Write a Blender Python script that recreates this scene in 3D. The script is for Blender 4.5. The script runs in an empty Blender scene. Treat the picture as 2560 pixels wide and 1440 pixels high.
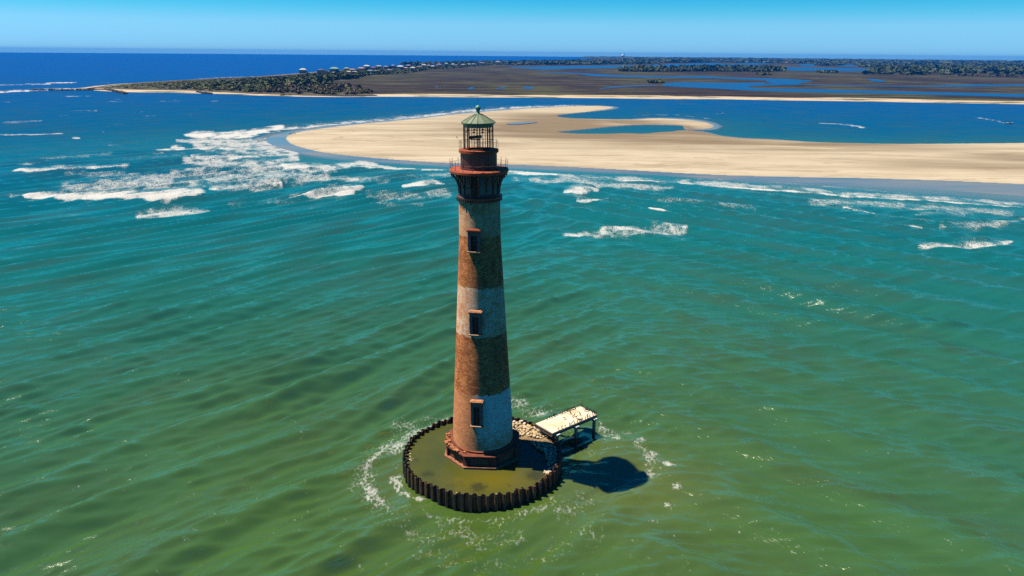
import bpy, bmesh, math, random
import numpy as np
from mathutils import Vector, Matrix

random.seed(7); rng = np.random.default_rng(7)
R_ = math.radians
SC = bpy.context.scene
COL = SC.collection

# ------------------------------------------------------------------ camera
F_PX = 1850.0; CAM_H = 53.3; PITCH = R_(17.63); ROLL = 0.0087
_F = np.array([0, math.cos(PITCH), -math.sin(PITCH)])
_R0 = np.array([1., 0, 0]); _U0 = np.cross(_R0, _F)
_R = _R0*math.cos(ROLL) + _U0*math.sin(ROLL)
_U = -_R0*math.sin(ROLL) + _U0*math.cos(ROLL)
cam = bpy.data.cameras.new('camera'); cam.sensor_width = 36; cam.lens = 36*F_PX/2560
cam.clip_start = 1.0; cam.clip_end = 60000
cam_o = bpy.data.objects.new('camera', cam); COL.objects.link(cam_o)
m = Matrix(((_R[0], _U[0], -_F[0], 0), (_R[1], _U[1], -_F[1], 0), (_R[2], _U[2], -_F[2], CAM_H), (0, 0, 0, 1)))
cam_o.matrix_world = m
SC.camera = cam_o

# ------------------------------------------------------------------ sky, sun, exposure
SUN_DIR = Vector((-17.8, 3.05, 39.5)).normalized()
SUN_EL = math.asin(SUN_DIR.z); SUN_AZ = math.atan2(SUN_DIR.x, SUN_DIR.y)
W = bpy.data.worlds.new('World'); SC.world = W; W.use_nodes = True
nt = W.node_tree; nt.nodes.clear()
sk = nt.nodes.new('ShaderNodeTexSky'); sk.sky_type = 'NISHITA'; sk.sun_disc = False
sk.sun_elevation = SUN_EL; sk.sun_rotation = SUN_AZ
sk.altitude = 0; sk.air_density = 1.0; sk.dust_density = 0.3; sk.ozone_density = 1.0
tc = nt.nodes.new('ShaderNodeTexCoord'); sep = nt.nodes.new('ShaderNodeSeparateXYZ')
nt.links.new(tc.outputs['Generated'], sep.inputs[0])
mr = nt.nodes.new('ShaderNodeMapRange'); mr.inputs[1].default_value = 0.0; mr.inputs[2].default_value = 0.4
nt.links.new(sep.outputs[2], mr.inputs[0])
rp = nt.nodes.new('ShaderNodeValToRGB'); rp.color_ramp.interpolation = 'LINEAR'
els = rp.color_ramp.elements      # the clear, deep blue air of the photograph: paler only in the last degrees
els[0].position = 0.0; els[0].color = (0.26, 0.66, 1.40, 1)
els[1].position = 1.0; els[1].color = (0.012, 0.20, 0.46, 1)
for z_, c_ in ((.012, (.25, .66, 1.38)), (.034, (.25, .65, 1.18)), (.050, (.125, .60, 1.02)), (.070, (.030, .50, .90)), (.15, (.036, .72, .86)), (.27, (.024, .50, .68))):
    e = els.new(z_/.4); e.color = (*c_, 1)
nt.links.new(mr.outputs[0], rp.inputs[0])
mx = nt.nodes.new('ShaderNodeMix'); mx.data_type = 'RGBA'; mx.blend_type = 'MULTIPLY'; mx.inputs[0].default_value = 1
nt.links.new(sk.outputs[0], mx.inputs[6]); nt.links.new(rp.outputs[0], mx.inputs[7])
bg = nt.nodes.new('ShaderNodeBackground'); bg.inputs[1].default_value = 0.08
nt.links.new(mx.outputs[2], bg.inputs[0])
wo = nt.nodes.new('ShaderNodeOutputWorld'); nt.links.new(bg.outputs[0], wo.inputs[0])

sun = bpy.data.lights.new('sun', 'SUN'); sun.energy = 4.8; sun.angle = R_(0.53); sun.color = (1.0, 0.86, 0.68)
sun_o = bpy.data.objects.new('sun', sun); COL.objects.link(sun_o)
sun_o.rotation_euler = SUN_DIR.to_track_quat('Z', 'Y').to_euler()
sun_o.location = (-200, 100, 400)
vs = SC.view_settings
vs.view_transform = 'Standard'; vs.look = 'None'; vs.gamma = 1.0; vs.use_curve_mapping = False
vs.exposure = 0.85
SC.cycles.max_bounces = 4; SC.cycles.diffuse_bounces = 0; SC.cycles.glossy_bounces = 3
SC.cycles.transparent_max_bounces = 4; SC.cycles.transmission_bounces = 2
SC.cycles.volume_bounces = 0
SC.cycles.sample_clamp_direct = 1.0
SC.cycles.use_denoising = False

# ------------------------------------------------------------------ projection helpers (photo pixel -> place)
def ray(x, y): return _F + _R*(x-1280)/F_PX - _U*(y-720)/F_PX
def gz(x, y, z=0.0):
    d = ray(x, y); t = (z-CAM_H)/d[2]; return np.array([d[0]*t, d[1]*t, z])
def gpoly(pts, z=0.0): return np.array([gz(x, y, z)[:2] for x, y in pts])
def at_y(x, y, Y):
    d = ray(x, y); t = Y/d[1]; return np.array([d[0]*t, Y, CAM_H + d[2]*t])

# ------------------------------------------------------------------ numpy noise
_perm = rng.random((256, 256))
def vnoise(x, y):
    xi = np.floor(x).astype(np.int64); yi = np.floor(y).astype(np.int64)
    fx = x-xi; fy = y-yi; fx = fx*fx*(3-2*fx); fy = fy*fy*(3-2*fy)
    a = _perm[xi & 255, yi & 255]; b = _perm[(xi+1) & 255, yi & 255]
    c = _perm[xi & 255, (yi+1) & 255]; d = _perm[(xi+1) & 255, (yi+1) & 255]
    return (a*(1-fx)+b*fx)*(1-fy) + (c*(1-fx)+d*fx)*fy
def fbm(x, y, o=4):
    s = 0; a = .5; t = 0
    for i in range(o):
        s = s+a*vnoise(x+17.3*i, y+9.1*i); t += a; a *= .5; x = x*2.03; y = y*2.03
    return s/t
def sstep(a, b, x):
    t = np.clip((x-a)/(b-a), 0, 1); return t*t*(3-2*t)
def in_poly(P, x, y):
    ins = np.zeros(x.shape, bool); n = len(P); j = n-1
    for i in range(n):
        xi, yi = P[i]; xj, yj = P[j]
        c = ((yi > y) != (yj > y)) & (x < (xj-xi)*(y-yi)/(yj-yi+1e-12)+xi)
        ins ^= c; j = i
    return ins
def dist_poly(P, x, y, closed=True):
    d = np.full(x.shape, 1e18); n = len(P)
    for i in range(n if closed else n-1):
        ax, ay = P[i]; bx, by = P[(i+1) % n]
        dx, dy = bx-ax, by-ay; L = dx*dx+dy*dy+1e-12
        t = np.clip(((x-ax)*dx+(y-ay)*dy)/L, 0, 1)
        d = np.minimum(d, (x-ax-t*dx)**2+(y-ay-t*dy)**2)
    return np.sqrt(d)
def smooth_poly(P, it=2, closed=True):
    P = np.asarray(P, float)
    for _ in range(it):
        if closed: Q = np.roll(P, -1, 0); A = P
        else: A = P[:-1]; Q = P[1:]
        N = np.empty((2*len(A), 2)); N[0::2] = .75*A+.25*Q; N[1::2] = .25*A+.75*Q
        if not closed: N = np.vstack([P[:1], N, P[-1:]])
        P = N
    return P

# ------------------------------------------------------------------ materials
def new_mat(name):
    mt = bpy.data.materials.new(name); mt.use_nodes = True
    t = mt.node_tree; b = t.nodes['Principled BSDF']; return mt, t, b
def N(t, kind, **kw):
    n = t.nodes.new(kind)
    for k, v in kw.items(): setattr(n, k, v)
    return n
def L(t, a, b): t.links.new(a, b)
def noise(t, scale, detail=4, rough=.55, vec=None, dist=0):
    n = N(t, 'ShaderNodeTexNoise'); n.inputs['Scale'].default_value = scale
    n.inputs['Detail'].default_value = detail; n.inputs['Roughness'].default_value = rough
    n.inputs['Distortion'].default_value = dist
    if vec is not None: L(t, vec, n.inputs['Vector'])
    return n
def mapping(t, vec, scale=(1, 1, 1), rot=(0, 0, 0)):
    n = N(t, 'ShaderNodeMapping'); n.inputs['Scale'].default_value = scale; n.inputs['Rotation'].default_value = rot
    L(t, vec, n.inputs['Vector']); return n.outputs[0]
def rotmap(t, vec, ang, scale):      # turn first, then stretch
    return mapping(t, mapping(t, vec, (1, 1, 1), (0, 0, ang)), scale)
def mrange(t, v, a, b, c=0, d=1, smooth=False):
    n = N(t, 'ShaderNodeMapRange')
    if smooth: n.interpolation_type = 'SMOOTHSTEP'
    for i, q in enumerate((a, b, c, d)): n.inputs[i+1].default_value = q
    L(t, v, n.inputs[0]); return n.outputs[0]
def math_(t, op, a, b=None):
    n = N(t, 'ShaderNodeMath', operation=op)
    for i, q in enumerate((a, b)):
        if q is None: continue
        if isinstance(q, (int, float)): n.inputs[i].default_value = q
        else: L(t, q, n.inputs[i])
    return n.outputs[0]
def mixc(t, f, a, b, blend='MIX'):
    n = N(t, 'ShaderNodeMix', data_type='RGBA', blend_type=blend)
    for i, q in ((0, f), (6, a), (7, b)):
        if isinstance(q, (int, float)): n.inputs[i].default_value = q
        elif isinstance(q, tuple): n.inputs[i].default_value = (*q, 1)
        else: L(t, q, n.inputs[i])
    return n.outputs[2]
def bump(t, h, b, strength=.3, dist=.05):
    n = N(t, 'ShaderNodeBump'); n.inputs['Strength'].default_value = strength; n.inputs['Distance'].default_value = dist
    L(t, h, n.inputs['Height']); L(t, n.outputs[0], b.inputs['Normal']); return n
def simple(name, c1, c2=None, scale=1.0, rough=.8, metal=0, bmp=.2, detail=5, lo=.35, hi=.65, stretch=(1, 1, 1)):
    mt, t, b = new_mat(name); g = N(t, 'ShaderNodeTexCoord').outputs['Object']
    g = mapping(t, g, stretch)
    n = noise(t, scale, detail, .6, g)
    c2 = c2 or tuple(q*.6 for q in c1)
    L(t, mixc(t, mrange(t, n.outputs[0], lo, hi), c1, c2), b.inputs['Base Color'])
    b.inputs['Roughness'].default_value = rough; b.inputs['Metallic'].default_value = metal
    if bmp: bump(t, n.outputs[0], b, bmp, .05)
    return mt

M = {}
M['rust_deck'] = simple('rust_deck', (.38, .075, .020), (.17, .034, .013), 1.6, .75, lo=.3, hi=.7)
M['rust_bright'] = simple('rust_bright', (.36, .075, .020), (.17, .035, .013), 2.5, .8)
M['drum'] = simple('drum_iron', (.085, .020, .020), (.035, .012, .014), 1.2, .6, stretch=(1, 1, .3))
M['iron'] = simple('dark_iron', (.020, .012, .010), (.045, .022, .014), 3, .6)
M['post'] = simple('rusty_post', (.075, .028, .016), (.03, .014, .01), 4, .65)
M['copper'] = simple('copper_patina', (.150, .225, .145), (.07, .10, .065), 1.4, .6, stretch=(1, 1, .25), lo=.3, hi=.75)
M['copper_ball'] = simple('copper_ball', (.11, .33, .24), (.06, .19, .14), 3, .5)
M['seam'] = simple('copper_seam', (.12, .17, .11), (.06, .08, .05), 3, .6)
M['plinth'] = simple('plinth_brick', (.20, .052, .020), (.08, .024, .013), 1.3, .9, bmp=.5, lo=.3, hi=.7)
M['plinth_panel'] = simple('plinth_panel', (.15, .036, .016), (.28, .10, .04), 2.6, .9, bmp=.6)
M['footing'] = simple('footing_stone', (.30, .125, .07), (.17, .065, .035), 1.6, .85)
M['brick_rubble'] = simple('brick_rubble', (.42, .17, .07), (.22, .07, .03), 3, .95)
M['win_frame'] = simple('window_stone', (.17, .14, .125), (.09, .07, .06), 3, .9)
M['win_hood'] = simple('window_hood', (.42, .20, .09), (.28, .11, .05), 3, .85)
M['sill'] = simple('sill_stone', (.40, .26, .17), (.28, .17, .1), 4, .85)
M['dark'] = simple('dark_shade_fill', (.006, .005, .005), (.010, .008, .007), 2, .9, bmp=0)  # near-black fill: the unlit inside of openings put into the colour
M['concrete'] = simple('pier_concrete', (.62, .54, .42), (.46, .31, .17), .33, .9, bmp=.1, detail=7, lo=.42, hi=.68)
M['beam'] = simple('pier_beam', (.16, .14, .12), (.08, .06, .05), 2, .85)
M['bird'] = simple('bird_plumage', (.016, .014, .013), (.03, .022, .018), 6, .6, bmp=0)
M['trunk'] = simple('bark', (.07, .05, .035), (.04, .03, .02), 2, .9)
M['white'] = simple('white_paint', (.72, .72, .70), (.60, .60, .58), .6, .6, bmp=0)
M['glass'] = simple('window_glass', (.02, .025, .03), (.03, .04, .05), 1, .1, bmp=0)

def leaf_mat(name, c1, c2):
    mt, t, b = new_mat(name)
    oi = N(t, 'ShaderNodeObjectInfo'); gp = N(t, 'ShaderNodeNewGeometry')
    n = noise(t, .05, 3, .6, gp.outputs['Position'])
    n2 = noise(t, .7, 3, .6, gp.outputs['Position'])
    f = math_(t, 'ADD', mrange(t, n.outputs[0], .35, .65, 0, .6), mrange(t, n2.outputs[0], .35, .65, 0, .4))
    L(t, mixc(t, f, c1, c2), b.inputs['Base Color']); b.inputs['Roughness'].default_value = .7
    b.inputs['Specular IOR Level'].default_value = .2
    return mt
M['leaf'] = leaf_mat('leaf_green', (.034, .054, .014), (.095, .105, .032))
M['leaf2'] = leaf_mat('leaf_dull', (.062, .054, .034), (.115, .09, .062))
M['leaf3'] = leaf_mat('leaf_deep', (.024, .044, .016), (.066, .086, .030))

def brick_tower_mat():
    mt, t, b = new_mat('banded_brick')
    uv = N(t, 'ShaderNodeUVMap', uv_map='UVMap').outputs[0]
    sx = N(t, 'ShaderNodeSeparateXYZ'); L(t, uv, sx.inputs[0]); u, v = sx.outputs[0], sx.outputs[1]
    br = N(t, 'ShaderNodeTexBrick'); L(t, uv, br.inputs['Vector'])
    br.inputs['Scale'].default_value = 1.0; br.inputs['Brick Width'].default_value = .42; br.inputs['Row Height'].default_value = .16
    br.inputs['Mortar Size'].default_value = .018; br.inputs['Bias'].default_value = 0
    br.inputs['Color1'].default_value = (0, 0, 0, 1); br.inputs['Color2'].default_value = (1, 1, 1, 1); br.inputs['Mortar'].default_value = (.5, .5, .5, 1)
    brick = mixc(t, br.outputs[0], (.54, .19, .065), (.82, .36, .13))
    n_big = noise(t, .35, 6, .6, mapping(t, uv, (1, 1, 1))).outputs[0]
    n_st = noise(t, .8, 5, .6, mapping(t, uv, (1.5, .18, 1))).outputs[0]
    n_fine = noise(t, 1.5, 7, .78, uv).outputs[0]
    n_speck = noise(t, 7.0, 3, .8, uv).outputs[0]
    brick = mixc(t, mrange(t, n_big, .35, .7, 0, .5), brick, (.26, .09, .04))
    vv = math_(t, 'ADD', v, mrange(t, n_fine, .2, .8, -.45, .45))
    b1, b2, b3, b4, foot = BANDS
    def gate(lo, hi):
        a = math_(t, 'GREATER_THAN', vv, lo); c = math_(t, 'LESS_THAN', vv, hi); return math_(t, 'MULTIPLY', a, c)
    wear = math_(t, 'ADD', math_(t, 'MULTIPLY', n_fine, .55), math_(t, 'MULTIPLY', n_speck, .35))
    wear = math_(t, 'ADD', wear, math_(t, 'MULTIPLY', br.outputs[0], .16))
    # brown paint on the dark bands
    keep_b = mrange(t, math_(t, 'ADD', wear, mrange(t, n_st, .3, .7, -.08, .12)), .46, .62, 1, .15)
    brown = mixc(t, n_st, (.15, .056, .022), (.35, .135, .046))
    c = brick
    c = mixc(t, math_(t, 'MULTIPLY', keep_b, gate(b2, b1)), c, brown)
    brown2 = mixc(t, n_st, (.21, .064, .026), (.38, .125, .046))
    c = mixc(t, math_(t, 'MULTIPLY', keep_b, gate(b4, b3)), c, brown2)
    # flaking white paint on the light bands
    keep_w = mrange(t, wear, .44, .64, .95, .12)
    white = mixc(t, n_st, (.92, .78, .60), (.72, .58, .42))
    c = mixc(t, math_(t, 'MULTIPLY', keep_w, gate(b3, b2)), c, white)
    white_t = mixc(t, n_st, (.80, .62, .40), (.52, .37, .22))
    c = mixc(t, math_(t, 'MULTIPLY', keep_w, gate(b1, 60)), c, white_t)
    run = mrange(t, noise(t, .9, 5, .65, mapping(t, uv, (2.4, .10, 1))).outputs[0], .56, .72, 0, .55)
    c = mixc(t, math_(t, 'MULTIPLY', run, gate(b4, 60)), c, (.10, .045, .022))
    bare = mrange(t, noise(t, .55, 6, .7, mapping(t, uv, (1, .8, 1))).outputs[0], .50, .60, 0, .74)
    c = mixc(t, math_(t, 'MULTIPLY', bare, gate(b4, 60)), c, brick)
    # lowest band: the paint has gone on the weather side and near the foot
    side = mrange(t, u, -2.4, .3, -.30, .08, True)
    low = mrange(t, v, 4.0, 7.5, -.16, 0)
    kw2 = mrange(t, math_(t, 'SUBTRACT', wear, math_(t, 'ADD', side, low)), .44, .64, .9, .04)
    c = mixc(t, math_(t, 'MULTIPLY', kw2, gate(-5, b4)), c, (.84, .80, .76))
    L(t, c, b.inputs['Base Color']); b.inputs['Roughness'].default_value = .9
    b.inputs['Specular IOR Level'].default_value = .2
    h = math_(t, 'ADD', math_(t, 'MULTIPLY', br.outputs['Fac'], -.6), n_fine)
    bump(t, h, b, .7, .06)
    return mt

# ------------------------------------------------------------------ object helpers
def tag(o, label=None, cat=None, group=None, kind=None):
    if label: o['label'] = label
    if cat: o['category'] = cat
    if group: o['group'] = group
    if kind: o['kind'] = kind
    return o
def empty(name, loc=(0, 0, 0), rz=0.0):
    o = bpy.data.objects.new(name, None); COL.objects.link(o)
    o.location = loc; o.rotation_euler = (0, 0, rz); o.empty_display_size = .5; return o
def link(name, me, parent=None, loc=None, rz=None):
    o = bpy.data.objects.new(name, me); COL.objects.link(o)
    if parent: o.parent = parent
    if loc is not None: o.location = loc
    if rz is not None: o.rotation_euler = (0, 0, rz)
    return o
def pymesh(name, V, Fc, mat=None, smooth=False):
    me = bpy.data.meshes.new(name); me.from_pydata([tuple(map(float, v)) for v in V], [], [tuple(f) for f in Fc]); me.update()
    if mat: me.materials.append(mat)
    if smooth: me.polygons.foreach_set('use_smooth', [True]*len(me.polygons))
    return me
def bm_mesh(name, bm, mat=None, smooth=False):
    me = bpy.data.meshes.new(name); bmesh.ops.recalc_face_normals(bm, faces=bm.faces[:]); bm.to_mesh(me); bm.free()
    if mat: me.materials.append(mat)
    if smooth: me.polygons.foreach_set('use_smooth', [True]*len(me.polygons))
    return me
def npmesh(name, V, Q, mat=None, smooth=False):
    """V (n,3) array, Q (m,k) int array of equal-sided faces"""
    me = bpy.data.meshes.new(name); V = np.ascontiguousarray(V, np.float32); Q = np.ascontiguousarray(Q, np.int32); k = Q.shape[1]
    me.vertices.add(len(V)); me.vertices.foreach_set('co', V.ravel())
    me.loops.add(Q.size); me.loops.foreach_set('vertex_index', Q.ravel())
    me.polygons.add(len(Q)); me.polygons.foreach_set('loop_start', np.arange(0, Q.size, k, dtype=np.int32))
    if smooth: me.polygons.foreach_set('use_smooth', np.ones(len(Q), bool))
    me.update(calc_edges=True)
    if mat: me.materials.append(mat)
    return me
def b_box(bm, c, s, rz=0, rx=0, ry=0):
    mt = Matrix.Translation(c) @ Matrix.Rotation(rz, 4, 'Z') @ Matrix.Rotation(ry, 4, 'Y') @ Matrix.Rotation(rx, 4, 'X') @ Matrix.Diagonal((s[0], s[1], s[2], 1))
    return bmesh.ops.create_cube(bm, size=1, matrix=mt)['verts']
def b_tube(bm, p, q, r, r2=None, seg=6):
    p = Vector(p); q = Vector(q); d = q-p; h = d.length
    mt = Matrix.Translation((p+q)/2) @ d.to_track_quat('Z', 'Y').to_matrix().to_4x4()
    bmesh.ops.create_cone(bm, cap_ends=True, segments=seg, radius1=r, radius2=r if r2 is None else r2, depth=h, matrix=mt)
def b_lathe(bm, prof, seg=64, cap=False, a0=0.0):
    rings = []
    for r, z in prof:
        rings.append([bm.verts.new((r*math.cos(a0+2*math.pi*i/seg), r*math.sin(a0+2*math.pi*i/seg), z)) for i in range(seg)])
    for A, B in zip(rings[:-1], rings[1:]):
        for i in range(seg): bm.faces.new((A[i], A[(i+1) % seg], B[(i+1) % seg], B[i]))
    if cap:
        bm.faces.new(rings[-1]); bm.faces.new(rings[0][::-1])
    return rings
def b_ring(bm, R, z, r, seg=64, tseg=6, a0=0, a1=2*math.pi):
    full = abs(a1-a0-2*math.pi) < 1e-6; n = seg if full else seg+1; rings = []
    for i in range(n):
        a = a0+(a1-a0)*i/seg
        rings.append([bm.verts.new(((R+r*math.cos(2*math.pi*j/tseg))*math.cos(a), (R+r*math.cos(2*math.pi*j/tseg))*math.sin(a), z+r*math.sin(2*math.pi*j/tseg))) for j in range(tseg)])
    for i in range(n if full else n-1):
        A = rings[i]; B = rings[(i+1) % n]
        for j in range(tseg): bm.faces.new((A[j], B[j], B[(j+1) % tseg], A[(j+1) % tseg]))
def part(name, bm, mat, parent, smooth=False): return link(name, bm_mesh(name, bm, mat, smooth), parent)
def ngon_sheet(name, P, z, mat, kind='structure'):
    bm = bmesh.new(); vs_ = [bm.verts.new((p[0], p[1], z)) for p in P]; f = bm.faces.new(vs_)
    f.normal_update()
    if f.normal.z < 0: f.normal_flip()
    bmesh.ops.triangulate(bm, faces=[f])
    me = bpy.data.meshes.new(name); bm.to_mesh(me); bm.free(); me.materials.append(mat)
    o = link(name, me); o['kind'] = kind; return o

# ================================================================== SETTING
RING_C = np.array([-3.75, 88.4]); RING_R = 10.45; RIM_Z = 2.2; POOL_Z = 1.5
BX, BY = -3.72, 89.7; LEAN = 0.0102

# ---- sandbar outlines (read from the photograph, put down on the sea plane)
bar_px = [(712,345),(725,335),(780,325),(860,315),(950,306),(1050,297),(1150,285),(1260,276),(1330,271),(1430,266),(1500,265),(1530,267.5),(1536,270),(1520,274),(1460,281),(1405,286),
 (1386,290.6),(1420,296),(1479,297.6),(1521,299),(1563,299.6),(1592,299.6),(1617,297),(1656,297),(1704,299),(1746,303),(1774,309),(1788,316),(1780,321.5),(1746,324),(1716,324),(1709,319),(1710,314),
 (1662,311.7),(1592,312),(1549,314.5),(1493,320),(1423,327),(1389,329.6),(1409,333),(1465,335.6),(1521,335.6),(1563,333.4),(1614,335.6),(1642,331.4),(1681,330),(1697,326.6),(1724,326.6),(1755,330),(1780,335.6),(1802,341),(1859,347),(1915,349),(1960,351),
 (2024,356),(2161,359.7),(2270,361),(2407,359.7),(2560,358.6),(2800,354),(3100,352),
 (3100,485),(2800,474),(2560,463),(2400,455),(2250,450),(2100,446),(1960,444),(1800,440),(1640,431),(1520,424),(1400,418),(1260,412),(1120,410),(1000,402),(900,394),(820,385),(760,373),(722,360)]
wet_px = [(612,351),(650,336),(700,328),(800,315),(950,299),(1050,291),(1150,279),(1260,270),(1330,266),(1430,263.5),(1500,263.5),(1545,266.5),(1552,270),(1530,274),(1460,281),(1405,286),
 (1386,290.6),(1420,296),(1479,297.6),(1521,298),(1570,297.5),(1600,294.5),(1650,293),(1710,294.5),(1760,298.5),(1795,306),(1812,316),(1800,323),(1775,326),(1746,325),(1716,324),(1709,319),(1710,314),
 (1662,311.7),(1592,312),(1549,314.5),(1493,320),(1423,327),(1389,329.6),(1409,333),(1465,335.6),(1521,335.6),(1563,333.4),(1614,335.6),(1642,331.4),(1681,329),(1697,325.6),(1724,325.6),(1760,328),(1785,333),(1802,338),(1859,344.5),(1915,347),(1960,349.5),
 (2024,354.5),(2161,358.5),(2270,360),(2407,358.7),(2560,357.6),(2800,353),(3100,351),
 (3100,568),(2800,545),(2560,517),(2400,500),(2200,485),(2000,470),(1800,455),(1650,441),(1450,433),(1300,427),(1130,421),(1000,413),(860,404),(760,394),(690,381),(640,366)]
BAR = smooth_poly(gpoly(bar_px), 2); WET = smooth_poly(gpoly(wet_px), 2)

# ---- sea surface
SEA_R = 13000.0
az_mid = np.linspace(R_(-39), R_(39), 960)
az_out = np.linspace(R_(39), R_(321), 92)[1:-1]
AZ = np.concatenate([az_mid, az_out]); NA = len(AZ)
ypx = np.concatenate([np.linspace(141.5, 1480, 860), np.linspace(1500, 3000, 30)])
dep = PITCH - np.arctan((720-ypx)/F_PX)
RAD = CAM_H/np.tan(dep); RAD = RAD[(RAD > 0) & (RAD < SEA_R)]
RAD = np.concatenate([[SEA_R, 10500, 8600, 7200], RAD[RAD < 6800]]); NR = len(RAD)
A2, R2 = np.meshgrid(AZ, RAD); X = (R2*np.sin(A2)); Y = (R2*np.cos(A2))
dR = np.gradient(-RAD)[:, None]*np.ones_like(X); dT = R2*R_(78)/960
inside = (np.abs(np.where(A2 > math.pi, A2-2*math.pi, A2)) < R_(40))
dT = np.where(inside, dT, R2*R_(3.1))
ux, uy = X.ravel(), Y.ravel()
d_wet = dist_poly(gpoly(wet_px), ux, uy).reshape(X.shape); in_wet = in_poly(gpoly(wet_px), ux, uy).reshape(X.shape)
d_bar = dist_poly(gpoly(bar_px), ux, uy).reshape(X.shape); in_bar = in_poly(gpoly(bar_px), ux, uy).reshape(X.shape)
swash_q = np.where(in_bar, 1, np.where(in_wet, d_wet/(d_wet+d_bar+1e-6), 0))
d_ring = np.hypot(X-RING_C[0], Y-RING_C[1])
warp = (fbm(X/70+3, Y/70+8, 3)-.5)*16
warp2 = (fbm(X/23+31, Y/23+2, 2)-.5)*4
def train(dirx, diry, comps, seed):
    r = np.random.default_rng(seed); H = np.zeros_like(X)
    a0 = math.atan2(diry, dirx)
    for lam0, lam1, n, amp, spread in comps:
        for i in range(n):
            lam = r.uniform(lam0, lam1); a = a0 + r.normal(0, spread)
            k = 2*math.pi/lam; kx, ky = math.cos(a), math.sin(a)
            ph = k*(X*kx+Y*ky + (warp if lam > 6 else warp*.35+warp2*.5)) + r.uniform(0, 6.28)
            sp = np.abs(dR*(X*kx+Y*ky)/R2) + np.abs(dT*(-Y*kx+X*ky)/R2)   # mesh step along the wave
            fil = 1-sstep(.22, .45, sp/lam)
            s = (np.sin(ph)+1)/2
            H += amp/math.sqrt(n)*((2*s**2.1-.8) if lam > 3.5 else (2*s**1.5-.95))*fil
    return H
comps = [(9, 15, 4, .52, .07), (4.2, 7.5, 6, .26, .12), (1.6, 3.0, 14, .165, .20)]
HL = train(.73, -.68, comps, 3)
HRt = train(-.66, -.75, [(14, 19, 3, .64, .04)], 5)*(.55+.45*sstep(85, 165, R2)) + train(.02, -1.0, [(4.5, 8, 6, .22, .24), (1.6, 3.0, 14, .135, .24)], 11)
wR = sstep(-25, 45, X + (fbm(X/40, Y/40, 2)-.5)*30)
gust = .55 + .9*fbm(X/38+5, Y/38+1, 3)
Z = (HL*(1-wR) + HRt*wR)*gust
calm = sstep(.0, 45, d_wet)*(1-in_wet)
lagoon = sstep(430, 480, Y)*sstep(-60, 60, X)
calm = calm*(1-.75*lagoon)
calm = calm*(.35+.65*sstep(10.5, 17, d_ring))
Z *= calm

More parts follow.
